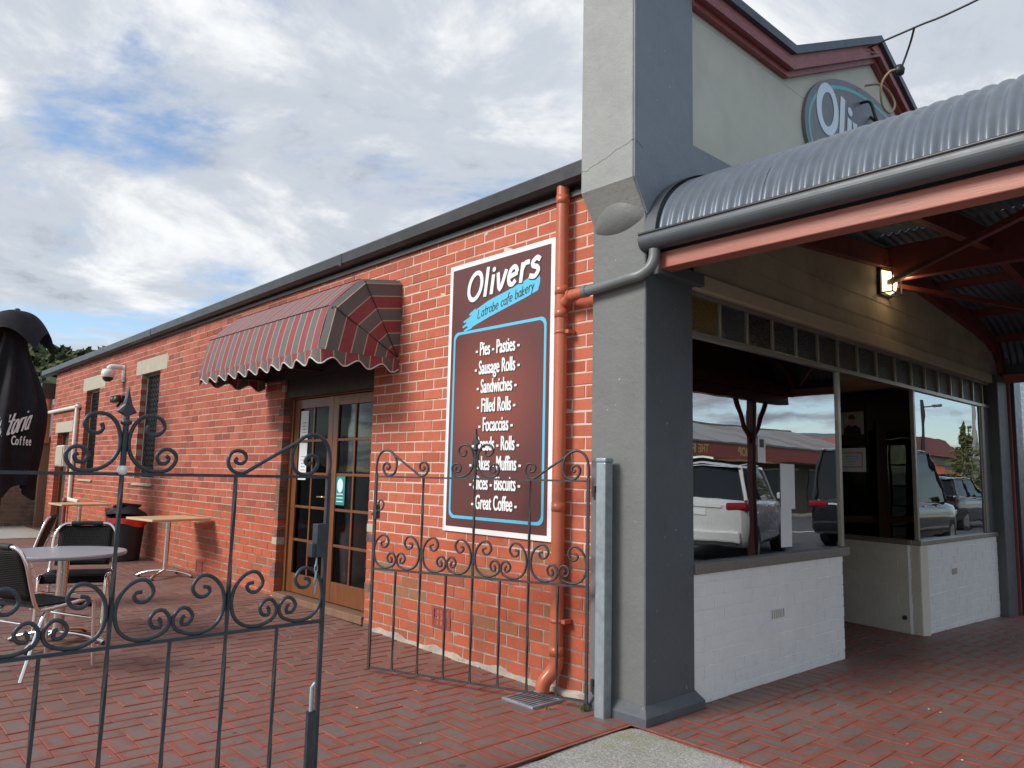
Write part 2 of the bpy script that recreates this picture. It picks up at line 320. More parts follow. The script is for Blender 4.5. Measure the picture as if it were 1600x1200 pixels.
# ------------------------------------------------------------------ mesh helpers
class MB:
    def __init__(s): s.v = []; s.f = []; s.sm = []; s.uv = {}
    def add(s, vs, fs, smooth=False, uvs=None):
        o = len(s.v); s.v += [tuple(v) for v in vs]
        for i, f in enumerate(fs):
            s.f.append(tuple(o + a for a in f)); s.sm.append(smooth)
            if uvs: s.uv[len(s.f) - 1] = uvs[i]
        return s
    def box(s, a, b, M4=None):
        x0, y0, z0 = a; x1, y1, z1 = b
        if x0 > x1: x0, x1 = x1, x0
        if y0 > y1: y0, y1 = y1, y0
        if z0 > z1: z0, z1 = z1, z0
        v = [(x0, y0, z0), (x1, y0, z0), (x1, y1, z0), (x0, y1, z0), (x0, y0, z1), (x1, y0, z1), (x1, y1, z1), (x0, y1, z1)]
        if M4: v = [M4 @ Vector(p) for p in v]
        return s.add(v, [(0, 3, 2, 1), (4, 5, 6, 7), (0, 1, 5, 4), (1, 2, 6, 5), (2, 3, 7, 6), (3, 0, 4, 7)])
    def tube(s, path, r, n=8, closed=False, cap=True, rr=None, flat=None, twist=0):
        P = [Vector(p) for p in path]; m = len(P); rings = []
        up = None
        for i, p in enumerate(P):
            a = P[(i - 1) % m] if (closed or i > 0) else p; b = P[(i + 1) % m] if (closed or i < m - 1) else p
            d = (b - a)
            if d.length < 1e-9: d = Vector((0, 0, 1))
            d.normalize()
            if up is None:
                up = Vector((0, 0, 1)) if abs(d.z) < .9 else Vector((1, 0, 0))
            u = up - d * up.dot(d)
            if u.length < 1e-6: u = d.orthogonal()
            u.normalize(); up = u; v = d.cross(u)
            q = rr[i] if rr else r; ring = []
            for k in range(n):
                an = 2 * math.pi * (k + .5) / n + twist * i
                if flat: ring.append(p + u * math.cos(an) * q * flat[0] + v * math.sin(an) * q * flat[1])
                else: ring.append(p + u * math.cos(an) * q + v * math.sin(an) * q)
            rings.append(ring)
        vs = [x for r_ in rings for x in r_]; fs = []
        for i in range(m if closed else m - 1):
            j = (i + 1) % m
            for k in range(n):
                l = (k + 1) % n; fs.append((i * n + k, i * n + l, j * n + l, j * n + k))
        s.add(vs, fs, n > 5)
        if cap and not closed:
            s.add(rings[0], [tuple(range(n))[::-1]]); s.add(rings[-1], [tuple(range(n))])
        return s
    def prism(s, poly, t0, t1, f):         # poly of 2-D points, f(u, v, t) -> point
        n = len(poly); a = [f(u, v, t0) for u, v in poly]; b = [f(u, v, t1) for u, v in poly]
        s.add(a + b, [(i, (i + 1) % n, n + (i + 1) % n, n + i) for i in range(n)] + [tuple(range(n))[::-1], tuple(range(n, 2 * n))]); return s
    def lathe(s, prof, c=(0, 0, 0), n=24, smooth=True):
        vs = []; fs = []
        for r, z in prof:
            for k in range(n):
                a = 2 * math.pi * k / n; vs.append((c[0] + r * math.cos(a), c[1] + r * math.sin(a), c[2] + z))
        for i in range(len(prof) - 1):
            for k in range(n):
                l = (k + 1) % n; fs.append((i * n + k, i * n + l, (i + 1) * n + l, (i + 1) * n + k))
        s.add(vs, fs, smooth); return s
    def grid(s, f, nu, nv, smooth=True, uvf=None):
        vs = [f(i / nu, j / nv) for j in range(nv + 1) for i in range(nu + 1)]; fs = []; uvs = []
        for j in range(nv):
            for i in range(nu):
                fs.append((j * (nu + 1) + i, j * (nu + 1) + i + 1, (j + 1) * (nu + 1) + i + 1, (j + 1) * (nu + 1) + i))
                if uvf: uvs.append([uvf(i / nu, j / nv), uvf((i + 1) / nu, j / nv), uvf((i + 1) / nu, (j + 1) / nv), uvf(i / nu, (j + 1) / nv)])
        s.add(vs, fs, smooth, uvs if uvf else None); return s
    def mesh(s, name, mat):
        me = bpy.data.meshes.new(name); me.from_pydata(s.v, [], s.f); me.polygons.foreach_set('use_smooth', s.sm)
        if s.uv:
            l = me.uv_layers.new(name='UVMap')
            for i, p in enumerate(me.polygons):
                u = s.uv.get(i)
                if u:
                    for k, li in enumerate(p.loop_indices): l.data[li].uv = u[k]
        if mat is not None: me.materials.append(M[mat] if isinstance(mat, str) else mat)
        me.update(); return me
    def build(s, name, mat, parent=None, bevel=0, seg=2):
        o = link(name, s.mesh(name, mat), parent)
        if bevel:
            m = o.modifiers.new('bevel', 'BEVEL'); m.width = bevel; m.segments = seg; m.limit_method = 'ANGLE'; m.angle_limit = math.radians(40)
        return o
def link(name, me, parent=None, loc=None):
    o = bpy.data.objects.new(name, me); COL.objects.link(o)
    if parent is not None: o.parent = parent
    if loc is not None: o.location = loc
    return o
def tag(o, label=None, cat=None, group=None, kind=None):
    for k, v in (('label', label), ('category', cat), ('group', group), ('kind', kind)):
        if v: o[k] = v
    return o
def thing(name, label, cat, loc=(0, 0, 0), rz=0, group=None):
    o = bpy.data.objects.new(name, None); COL.objects.link(o); o.location = loc; o.rotation_euler = (0, 0, rz); o.empty_display_size = .1
    return tag(o, label, cat, group)
def box(name, a, b, mat, parent=None, bevel=0): return MB().box(a, b).build(name, mat, parent, bevel)
def copy_tree(o, parent=None):
    c = o.copy(); COL.objects.link(c); c.parent = parent
    for ch in list(o.children): copy_tree(ch, c)
    return c
def sm(t): t = max(0, min(1, t)); return t * t * (3 - 2 * t)
def gz(x, y):                                   # height of the paving
    if y > -.42 and x < .02: return .08 * sm(y / 5)
    return -.003 * min(max(x, 0), 8) ** 2
def smooth_path(pts, n=5, closed=False):        # Catmull-Rom through 2-D or 3-D points
    P = [Vector(p) for p in pts]; m = len(P); out = []
    for i in range(m if closed else m - 1):
        a, b = P[i], P[(i + 1) % m]
        z = P[(i - 1) % m] if (closed or i > 0) else a; c = P[(i + 2) % m] if (closed or i < m - 2) else b
        for k in range(n):
            t = k / n
            out.append(.5 * ((2 * a) + (b - z) * t + (2 * z - 5 * a + 4 * b - c) * t * t + (3 * a - z - 3 * b + c) * t ** 3))
    if not closed: out.append(P[-1])
    return out
TEXTS = []; BOLD = {}
WALLROT = (math.pi / 2, 0, -math.pi / 2)        # reads on a wall that faces -x
FRONTROT = (math.pi / 2, 0, 0)                  # reads on a wall that faces -y
def text(name, s, size, loc, rot, mat, parent, bold=0, shear=0, sx=1, align='CENTER', ext=.0008, space=1.0):
    c = bpy.data.curves.new(name, 'FONT'); c.body = s; c.size = size; c.align_x = align; c.align_y = 'CENTER'; c.shear = shear
    c.extrude = ext; c.space_character = space; c.materials.append(M[mat])
    t_ = bpy.data.objects.new(name + '_outline', c); COL.objects.link(t_)
    BOLD[t_.name] = bold
    TEXTS.append((t_, name, loc, rot, sx, parent, mat))
# hand lettering drawn as strokes, one list of strokes a letter (x 0..1, height 1)
def arc(cx, cy, rx, ry, a0, a1, n=14): return [(cx + rx * math.cos(math.radians(a0 + (a1 - a0) * i / n)), cy + ry * math.sin(math.radians(a0 + (a1 - a0) * i / n))) for i in range(n + 1)]
STROKE = {
 'O': (.86, [arc(.42, .5, .36, .5, 100, 470)]), 'L': (.62, [[(.12, 1), (.08, .5), (.06, .02), (.5, .06)]]), 'V': (.72, [[(.05, .9), (.2, 1), (.26, .5), (.3, .02), (.5, .5), (.68, 1), (.8, .95)]]),
 'l': (.28, [[(.12, 1), (.12, 0)]]), 'i': (.28, [[(.12, .62), (.12, 0)], [(.12, .86), (.125, .88)]]), 'v': (.52, [[(.03, .62), (.22, 0), (.45, .62)]]),
 'e': (.56, [[(.06, .32), (.46, .38)] + arc(.26, .33, .21, .31, 12, 310)]), 'r': (.42, [[(.08, .62), (.08, 0)], [(.08, .4), (.2, .6), (.38, .6)]]),
 's': (.5, [[(.42, .56), (.28, .64), (.1, .54), (.14, .4), (.34, .3), (.42, .16), (.28, .0), (.05, .06)]]),
 'a': (.56, [arc(.24, .3, .19, .3, 40, 340), [(.44, .6), (.44, .06), (.52, 0)]]), 't': (.42, [[(.2, .95), (.16, .2), (.22, .02), (.36, .06)], [(.02, .62), (.38, .66)]]),
 'o': (.54, [arc(.26, .31, .2, .31, 90, 450)]), 'b': (.54, [[(.08, 1), (.08, 0)], arc(.25, .3, .19, .3, 150, -150)]), 'c': (.48, [arc(.26, .31, .2, .31, 40, 320)]),
 'f': (.4, [[(.38, .95), (.26, 1), (.18, .8), (.14, -.2)], [(.02, .58), (.34, .6)]]), 'k': (.5, [[(.08, 1), (.08, 0)], [(.4, .6), (.1, .28), (.42, 0)]]),
 'y': (.5, [[(.06, .6), (.2, .1)], [(.42, .62), (.2, .05), (.08, -.3)]]), ' ': (.34, []),
 'n': (.52, [[(.08, .62), (.08, 0)], [(.08, .4), (.22, .62), (.4, .5), (.42, 0)]])}
def ribbon(mb, pts, wd, put):
    P = smooth_path([(a, b) for a, b in pts], 4) if len(pts) > 2 else [Vector(p) for p in pts]
    n = len(P)
    if n == 2 and (P[1] - P[0]).length < .02:
        mb.add([put(P[0].x + wd * .55 * math.cos(i * math.pi / 5), P[0].y + wd * .55 * math.sin(i * math.pi / 5), 0) for i in range(10)], [tuple(range(10))]); return
    Lft = []; Rgt = []
    for i in range(n):
        d = (P[min(i + 1, n - 1)] - P[max(i - 1, 0)])
        if d.length < 1e-6: d = Vector((0, 1))
        d.normalize(); o = Vector((-d.y, d.x)) * wd * .5
        e = d * (wd * .3 if i == n - 1 else -wd * .3 if i == 0 else 0)
        Lft.append(P[i] + o + e); Rgt.append(P[i] - o + e)
    vs = [put(p.x, p.y, i * .05) for i, p in enumerate(Lft)] + [put(p.x, p.y, i * .05) for i, p in enumerate(Rgt)]
    mb.add(vs, [(i, n + i, n + i + 1, i + 1) for i in range(n - 1)])
def lettering(name, s, h, wd, put, mat, parent, shear=.0, xs=1.0, gap=0.0, jit=0):
    mb = MB(); x = 0; rj = random.Random(3); lift = 0
    for ch in s:
        adv, st = STROKE[ch]; dy = rj.uniform(-jit, jit)
        for k, pts in enumerate(st):
            lift += 1
            ribbon(mb, [((x + px * xs + py * shear) * h, (py + dy) * h) for px, py in pts], wd, lambda u, v, k, q=lift: put(u, v, (q + k * .5) * .00012))
        x += (adv + gap) * xs
    return mb.build(name, mat, parent), x * h

# ================================================================== GROUND
HC = MB(); 
terr = MB()
def gl(x, y): return -.36 if y < -3.9 else -.33
terr.add([(-900, -900, -.42), (900, -900, -.42), (900, 900, -.42), (-900, 900, -.42)], [(0, 1, 2, 3)])
tag(terr.build('ground', 'asphalt'), kind='structure')
rd = MB().add([(-200, -14, -.18), (200, -14, -.18), (200, -3.95, -.18), (-200, -3.95, -.18)], [(0, 1, 2, 3)])
tag(rd.build('road', 'asphalt'), kind='structure')
mk = MB()
for i in range(-8, 16): mk.box((i * 6, -9.06, -.178), (i * 6 + 3, -8.94, -.175))
tag(mk.build('road_marking', 'vinyl_white'), kind='structure')
box('kerb', (-60, -3.95, -.42), (60, -3.72, -.065), 'footing')['kind'] = 'structure'
box('kerb', (-60, -14.2, -.42), (60, -14.0, -.06), 'footing')['kind'] = 'structure'
# exposed-aggregate concrete the camera stands on
cp = MB()
def edge_y(x): return -.432 + .012 * math.sin(x * 9) + .006 * math.sin(x * 31)
xs_ = [-12 + i * .06 for i in range(0, 198)]
top = [(x, edge_y(x), -.012 - .02 * sm((-x - .15) / 1.5)) for x in xs_ if x < -.2] + [(-.16, -.455, -.012), (-.125, -.5, -.014)]
lo = [(x, -3.72, -.06) for x, _, _ in top]
n_ = len(top); cp.add(top + lo, [(i, n_ + i, n_ + i + 1, i + 1) for i in range(n_ - 1)])
tip = [(-.125, -.5, -.014), (-.135, -.8, -.016), (-.16, -1.2, -.02), (-.20, -1.9, -.03), (-.25, -3.72, -.06)]
cp.add([top[-1], lo[-1]] + tip, [(0, 1, 6, 5, 4, 3, 2)])
tag(cp.build('concrete_path', 'concrete'), kind='structure')
# beds under the pavers
bd_ = MB().grid(lambda u, v: (-6 + 6.02 * u, -.44 + 18 * v, .08 * sm((-.44 + 18 * v) / 5) - .0045), 2, 40)
yard = bd_.build('courtyard_paving', 'bed'); tag(yard, kind='structure')
bf = MB().grid(lambda u, v: (-.14 + 10.14 * u, -3.72 + 4.6 * v, -.003 * min(max(-.14 + 10.14 * u, 0), 8) ** 2 - .0045), 40, 4)
foot = bf.build('footpath_paving', 'bed'); tag(foot, kind='structure')
PL, PW, PJ = .236, .118, .0026
def paver_mesh(l, w_, seed):
    r = random.Random(seed); mb = MB(); t = .004; hx, hy = l / 2, w_ / 2; j = lambda: r.uniform(-.0012, .0012)
    b = [(-hx + j(), -hy + j()), (hx + j(), -hy + j()), (hx + j(), hy + j()), (-hx + j(), hy + j())]
    vs = [(x, y, -.03) for x, y in b] + [(x, y, -.0016) for x, y in b] + [(x * (1 - .005 / l), y * (1 - .005 / w_), j() * .4) for x, y in b]
    fs = [(8, 9, 10, 11)] + [(i, (i + 1) % 4, 4 + (i + 1) % 4, 4 + i) for i in range(4)] + [(4 + i, 4 + (i + 1) % 4, 8 + (i + 1) % 4, 8 + i) for i in range(4)]
    q = [(0.02, .03), (.98, .03), (.98, .97), (.02, .97)]; e = [(0, 0), (1, 0), (1, 1), (0, 1)]
    uvs = [q] + [[(0, 0)] * 4 for _ in range(4)] + [[e[i], e[(i + 1) % 4], q[(i + 1) % 4], q[i]] for i in range(4)]
    mb.add(vs, fs, False, uvs); return mb
PAV = [paver_mesh(PL - PJ, PW - PJ, k) for k in range(6)]
PAVM = [p.mesh('paver', 'paver') for p in PAV]
def lay(rects, ok, x0, x1, y0, y1, extra, parent, nobj, seed):
    r = random.Random(seed); out = []
    nx = int((x1 - x0) / PW) + 2; ny = int((y1 - y0) / PW) + 2
    for c in range(-1, nx):
        for q in range(-1, ny):
            m = (c - q) % 4
            if m == 0: out.append((x0 + (c + 1) * PW, y0 + (q + .5) * PW, 0))
            elif m == 3: out.append((x0 + (c + .5) * PW, y0 + (q + 1) * PW, math.pi / 2))
    cut = []
    for x, y, a in out:                         # trim each paver to the bed it lies in
        hx, hy = (PL / 2, PW / 2) if a == 0 else (PW / 2, PL / 2)
        for (ra, rb, rc, rd_) in rects:
            xa, xb, ya, yb = max(x - hx, ra), min(x + hx, rb), max(y - hy, rc), min(y + hy, rd_)
            if xb - xa > .025 and yb - ya > .025 and ok((xa + xb) / 2, (ya + yb) / 2):
                cut.append(((xa + xb) / 2, (ya + yb) / 2, a, (xb - xa) / (2 * hx), (yb - ya) / (2 * hy)))
    cut += [(x, y, a, 1, 1) for x, y, a in extra]
    items = []
    for x, y, a, fx_, fy_ in cut:
        s = seen_at((x, y, gz(x, y)))
        rank = 99 if (not s or s[0] < -60 or s[0] > 1660 or s[1] > 1260) else s[2]
        if x > -.08 and y > -.45 and parent is foot: rank = 50
        items.append((rank, x, y, a, fx_, fy_))
    items.sort()
    rest = MB()
    for k, (rank, x, y, a, fx_, fy_) in enumerate(items):
        dz = r.uniform(-.0012, .0012); v = r.randrange(6); tx = r.uniform(-.006, .006); ty = r.uniform(-.004, .004)
        sl, sw_ = (fx_, fy_) if a == 0 else (fy_, fx_)
        a += r.uniform(-.008, .008) + (math.pi if r.random() < .5 else 0)
        if k < nobj and rank < 40:
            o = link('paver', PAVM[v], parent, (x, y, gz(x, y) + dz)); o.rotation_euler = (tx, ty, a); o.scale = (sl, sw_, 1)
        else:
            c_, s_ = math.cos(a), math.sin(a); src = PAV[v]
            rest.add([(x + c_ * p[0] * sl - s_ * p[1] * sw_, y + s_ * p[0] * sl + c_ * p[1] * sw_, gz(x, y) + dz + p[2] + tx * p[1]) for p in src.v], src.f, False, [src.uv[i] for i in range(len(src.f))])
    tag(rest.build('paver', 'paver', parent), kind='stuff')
solY = [(-.20 - i * PW, -.302, math.pi / 2) for i in range(38)]
lay([(-4.5, -.004, -.182, 15.6)], lambda x, y: not (-.40 < x < -.10 and .10 < y < .40), -4.5, 0, -.30, 15.6, solY, yard, 300, 1)
solF = [(.535 + i * PW, -.585, math.pi / 2) for i in range(53)]
lay([(-.13, 8.4, -3.72, -.705), (2.66, 4.33, -.465, .62), (-.13, .475, -.705, -.535)], lambda x, y: x > -.13 - max(0, (-y - .5)) * .035, -.3, 8.4, -3.72, .7, solF, foot, 300, 2)

# ================================================================== CAFE BUILDING
bld = thing('cafe_building', 'red brick corner cafe with grey rendered pillar, cream gable and white-based shop windows', 'building')
WEND = 15.15; WTOP = 3.36
OPEN = [(2.65, 4.42, -1, 2.46), (8.53, 9.39, 1.19, 2.86), (11.74, 12.60, 1.19, 2.86), (13.66, 14.60, -1, 2.05)]
LINT = [(8.25, 9.68, 2.84, 3.07), (11.40, 12.87, 2.79, 3.04), (13.42, 14.80, 2.05, 2.27)]
# wall core (mortar face), openings 6 mm larger than the brickwork
wc = MB(); ys = sorted({-.06, WEND} | {a - .006 for a, b, c, d in OPEN} | {b + .006 for a, b, c, d in OPEN})
for a, b in zip(ys, ys[1:]):
    mid = (a + b) / 2; o = [q for q in OPEN if q[0] < mid < q[1]]
    if not o: wc.box((.003, a, -.3), (.25, b, WTOP + .1))
    else:
        z0, z1 = o[0][2], o[0][3]
        if z0 > -.5: wc.box((.003, a, -.3), (.25, b, z0 - .006))
        wc.box((.003, a, z1 + .006), (.25, b, WTOP + .1))
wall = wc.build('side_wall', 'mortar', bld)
COURSE = .086; BL = .240; BJ = .0112
def brick_mb(l, h, d, seed):
    r = random.Random(seed); j = lambda s=.0016: r.uniform(-s, s); mb = MB(); c = .0022; y, z = l / 2, h / 2
    vs = [(d, -y, -z), (d, y, -z), (d, y, z), (d, -y, z)]
    b = [(-y + j(), -z + j()), (y + j(), -z + j()), (y + j(), z + j()), (-y + j(), z + j())]
    vs += [(c, u, v) for u, v in b] + [(j(.0012), u - math.copysign(c, u), v - math.copysign(c, v)) for u, v in b]
    fs = [(8, 11, 10, 9)] + [(i, 4 + i, 4 + (i + 1) % 4, (i + 1) % 4) for i in range(4)] + [(4 + i, 8 + i, 8 + (i + 1) % 4, 4 + (i + 1) % 4) for i in range(4)]
    fs = [tuple(reversed(f)) for f in fs] if False else fs
    return mb.add(vs, fs)
VAR = [brick_mb(BL - BJ, COURSE - BJ, .105, k) for k in range(6)]; VARM = [v.mesh('brick', 'brick') for v in VAR]
bricks = []
k = 0; z = -.06
while z + COURSE < WTOP + .03:
    y = -.06 - (BL / 2 if k % 2 else 0)
    while y < WEND:
        segs = [(max(y, -.055), min(y + BL, WEND))]
        for (a, b, c, d) in OPEN + LINT:
            if z + COURSE * .5 > c and z + COURSE * .5 < d:
                new = []
                for s, e in segs:
                    if e <= a or s >= b: new.append((s, e))
                    else:
                        if s < a: new.append((s, a + BJ * .4))
                        if e > b: new.append((b - BJ * .4, e))
                segs = new
        for s, e in segs:
            if e - s > .035: bricks.append(((s + e) / 2, z + COURSE / 2, e - s))
        y += BL
    z += COURSE; k += 1
VENT = [(1.53, .285), (6.5, .17)]
bricks = [b for b in bricks if not any(abs(b[0] - v[0]) < .12 and abs(b[1] - v[1]) < .075 and b[2] < .3 and False for v in VENT)]
ranked = []
for b in bricks:
    s = seen_at((0, b[0], b[1])); rk = s[2] if s else 99
    if b[0] < -.02 or (.36 < b[0] < 1.51 and 1.0 < b[1] < 3.05) or b[1] < -.0 or b[2] < .08: rk += 50
    ranked.append((rk, b))
ranked.sort(key=lambda q: q[0])
rest = MB(); rr = random.Random(11)
for i, (rk, (y, z, l)) in enumerate(ranked):
    xj = rr.uniform(-.0025, .002); v = rr.randrange(6); jamb = any(abs(y - e) < .13 and z < 2.5 for e in (2.60, 4.48)) 
    if i < 300:
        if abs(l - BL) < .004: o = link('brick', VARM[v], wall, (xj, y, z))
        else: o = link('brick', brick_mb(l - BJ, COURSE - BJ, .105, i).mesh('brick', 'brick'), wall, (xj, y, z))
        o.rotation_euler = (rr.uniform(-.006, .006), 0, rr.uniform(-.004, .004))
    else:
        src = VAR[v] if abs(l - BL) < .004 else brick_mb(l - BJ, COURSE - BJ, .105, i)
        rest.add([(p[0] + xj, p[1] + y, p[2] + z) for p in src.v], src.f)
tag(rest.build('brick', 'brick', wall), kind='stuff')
# worn, paint-splashed bricks on the door jamb facing the street
rj = random.Random(5); z = -.0; k = 0
while z < 2.42:
    m = rj.choice(['oldbrick', 'oldbrick', 'brick', 'brick', 'lintel'])
    if m != 'brick':
        box('jamb_brick', (-.004, 4.415, z + .006), (.112, 4.415 + (.11 if k % 2 else .075), z + COURSE - .006), m, wall, .004)
    m2 = rj.choice(['brick', 'brick', 'oldbrick', 'lintel'])
    if m2 != 'brick' and z < .95: box('jamb_brick', (-.004, 2.56 - (.05 if k % 2 else 0), z + .006), (.1, 2.655, z + COURSE - .006), m2, wall, .004)
    z += COURSE; k += 1
fth = lambda u: .020 + .012 * math.sin(u * 23) + .008 * math.sin(u * 61)
ft = MB().grid(lambda u, v: (-.03 - .008 * math.sin(u * 40) + .04 * v, 2.5 * u, gz(-.1, 2.5 * u) + fth(u) + .012 * v), 60, 1)
ft.grid(lambda u, v: (-.03 - .008 * math.sin(u * 40), 2.5 * u, gz(-.1, 2.5 * u) - .01 + (fth(u) + .01) * v), 60, 1)
ft.build('footing', 'footing', bld)
for (a, b, c, d) in LINT: box('lintel', (-.003, a, c), (.2, b, d), 'lintel', bld, .006)
# gutter, fascia and roof edge of the side wing
q = [(-.015, 3.40), (-.10, 3.385), (-.135, 3.41), (-.138, 3.50), (-.125, 3.515), (-.12, 3.505), (-.118, 3.45), (-.03, 3.45), (-.015, 3.50)]
MB().prism(q, -.06, 15.95, lambda u, v, t: (u, t, v - .008 * max(0, t - 1) * .6)).build('gutter', 'gutter_black', bld)
box('fascia', (-.014, -.06, 3.33), (.02, 15.9, 3.49), 'gutter_black', bld)
box('eave_flashing', (-.03, -.06, 3.325), (-.0145, 15.6, 3.36), 'pipe_grey', bld)
for y_ in (3.1, 8.7): box('gutter_joint', (-.1405, y_, 3.39 - y_ * .0045), (-.136, y_ + .05, 3.505 - y_ * .0045), 'gutter_black', bld)
rf = MB().add([(-.03, -.05, 3.47), (3.6, -.05, 4.1), (3.6, 15.9, 4.1), (-.03, 15.9, 3.40)], [(0, 1, 2, 3)])
rf.add([(7.25, -.05, 3.45), (3.6, -.05, 4.1), (3.6, 15.9, 4.1), (7.25, 15.9, 3.40)], [(3, 2, 1, 0)])
rf.build('roof', 'colorbond', bld)
# other walls and inside
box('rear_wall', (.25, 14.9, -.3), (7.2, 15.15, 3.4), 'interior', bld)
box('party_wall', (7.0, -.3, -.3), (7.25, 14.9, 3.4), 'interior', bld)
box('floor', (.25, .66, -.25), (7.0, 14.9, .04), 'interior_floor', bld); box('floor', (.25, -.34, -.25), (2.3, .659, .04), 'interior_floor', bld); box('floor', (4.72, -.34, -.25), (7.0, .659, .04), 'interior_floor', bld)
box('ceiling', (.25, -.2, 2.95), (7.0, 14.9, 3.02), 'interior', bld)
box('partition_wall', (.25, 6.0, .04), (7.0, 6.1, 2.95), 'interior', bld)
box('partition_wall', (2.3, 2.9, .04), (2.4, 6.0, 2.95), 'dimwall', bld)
# security windows
def sec_window(y0, y1, z0, z1):
    wdw = box('window', (.13, y0 - .003, z0), (.15, y1 + .003, z1), 'black', bld)
    for a, b in (((.085, y0, z0), (.125, y0 + .05, z1)), ((.085, y1 - .05, z0), (.125, y1, z1)), ((.085, y0 + .05, z1 - .05), (.125, y1 - .05, z1)), ((.085, y0 + .05, z0), (.125, y1 - .05, z0 + .05))):
        box('frame', a, b, 'sill', wdw)
    ms = MB(); stp = .075
    W_, H_ = y1 - y0 - .1, z1 - z0 - .1
    n = int((W_ + H_) / stp)
    for i in range(-n, n):
        for sgn in (1, -1):
            # line y = c + sgn*z*.5
            c_ = i * stp; pts = []
            for zc in [j * H_ / 60 for j in range(61)]:
                yc = c_ + (sgn * zc * .5 if sgn > 0 else H_ * .5 - zc * .5)
                if 0 <= yc <= W_: pts.append((.095 + .004 * sgn, y0 + .05 + yc, z0 + .05 + zc))
            if len(pts) > 1: ms.tube([pts[0], pts[-1]], .006, 4, cap=False)
    ms.build('security_mesh', 'gutter_black', wdw)
    sl = MB().add([(-.03, y0 - .02, z0 - .075), (-.03, y1 + .02, z0 - .075), (.10, y1 + .02, z0 - .075), (.10, y0 - .02, z0 - .075), (-.03, y0 - .02, z0 - .055), (-.03, y1 + .02, z0 - .055), (.10, y1 + .02, z0 + .01), (.10, y0 - .02, z0 + .01)],
        [(0, 3, 2, 1), (4, 5, 6, 7), (0, 1, 5, 4), (1, 2, 6, 5), (2, 3, 7, 6), (3, 0, 4, 7)]); sl.build('sill', 'lintel', wdw)
sec_window(8.53, 9.39, 1.19, 2.86); sec_window(11.74, 12.60, 1.19, 2.80)
dr = box('door', (.14, 13.66, .05), (.18, 14.60, 2.05), 'interior_floor', bld)
box('door_frame', (.09, 13.655, .05), (.14, 13.72, 2.04), 'timber', dr); box('door_frame', (.09, 14.53, .05), (.14, 14.605, 2.04), 'timber', dr)
# french doors
DX = .105
box('door_frame', (DX - .02, 4.36, .07), (DX + .07, 4.418, 2.45), 'timber', bld, .004)
box('door_frame', (DX - .02, 2.652, .07), (DX + .07, 2.71, 2.45), 'timber', bld, .004)
box('door_transom', (DX - .015, 2.71, 2.16), (DX + .065, 4.36, 2.24), 'timber', bld, .004)
box('transom_panel', (DX + .02, 2.71, 2.24), (DX + .045, 4.36, 2.45), 'timber', bld)
box('threshold', (-.02, 2.655, .055), (DX + .10, 4.415, .125), 'timber_old', bld, .006)
def leaf(y0, y1, handle_side):
    x0, x1 = DX + .0, DX + .042; S = .095; z0, z1 = .135, 2.155; zb = .33; zt = z1 - .10
    d = MB(); d.box((x0, y0, z0), (x1, y0 + S, z1)); d.box((x0, y1 - S, z0), (x1, y1, z1)); o = d.build('door', 'timber', bld, .004)
    box('rail', (x0 + .002, y0 + S, z0 + .001), (x1 - .002, y1 - S, zb), 'timber', o, .004); box('rail', (x0 + .002, y0 + S, zt), (x1 - .002, y1 - S, z1 - .001), 'timber', o, .004)
    ym = (y0 + y1) / 2
    box('muntin', (x0 + .006, ym - .013, zb), (x1 - .006, ym + .013, zt), 'timber', o, .004)
    for i in range(5):
        za = zb + (zt - zb) * i / 5; zc = zb + (zt - zb) * (i + 1) / 5
        if i:
            box('muntin', (x0 + .007, y0 + S, za - .013), (x1 - .007, ym - .013, za + .013), 'timber', o, .003); box('muntin', (x0 + .007, ym + .013, za - .013), (x1 - .007, y1 - S, za + .013), 'timber', o, .003)
        for a, b in ((y0 + S, ym - .013), (ym + .013, y1 - S)):
            box('pane', (x0 + .018, a, za + (.013 if i else 0)), (x0 + .022, b, zc - (.013 if i < 4 else 0)), 'glass_door', o)
    return o, zb, (zt - zb) / 5
dl, ZB, ZP = leaf(3.537, 4.358, -1); drr, _, _ = leaf(2.712, 3.533, 1)
hb = MB().box((DX - .006, 3.55, 1.0), (DX - .001, 3.585, 1.24)); hb.tube([(DX - .006, 3.57, 1.14), (DX - .05, 3.57, 1.14), (DX - .055, 3.60, 1.14), (DX - .05, 3.70, 1.137)], .009, 8); hb.build('handle', M.setdefault('brass', pmat('brass', (.6, .42, .16), .25, metal=1, var=.1, bump=.02)), dl)
tag(box('glowing_lamp', (1.6, 3.2, 2.35), (1.66, 3.9, 2.40), 'lamp'), 'small lit strip lamp inside the double doors', 'lamp')
# vents in the wall
for y, z in VENT:
    o = thing('air_vent', 'dark red terracotta air vent low in the wall beneath the menu sign' if y < 3 else 'small terracotta air vent low in the wall beside the pale cafe table', 'vent', (-.006, y, z))
    fr = MB()
    for a, b in (((0, -.115, -.08), (.03, -.09, .08)), ((0, .09, -.08), (.03, .115, .08)), ((0, -.09, .06), (.03, .09, .08)), ((0, -.09, -.08), (.03, .09, -.06))): fr.box(a, b)
    fr.build('frame', 'red_trim', o); box('cavity', (.0125, -.09, -.06), (.02, .09, .06), 'black', o)
    for i in range(4): box('bar', (.003, -.07 + i * .045, -.06), (.012, -.06 + i * .045 + .005, .06), 'red_trim', o)
    for i in range(2): box('bar', (.0035, -.09, -.026 + i * .045), (.0115, .09, -.018 + i * .045), 'red_trim', o)

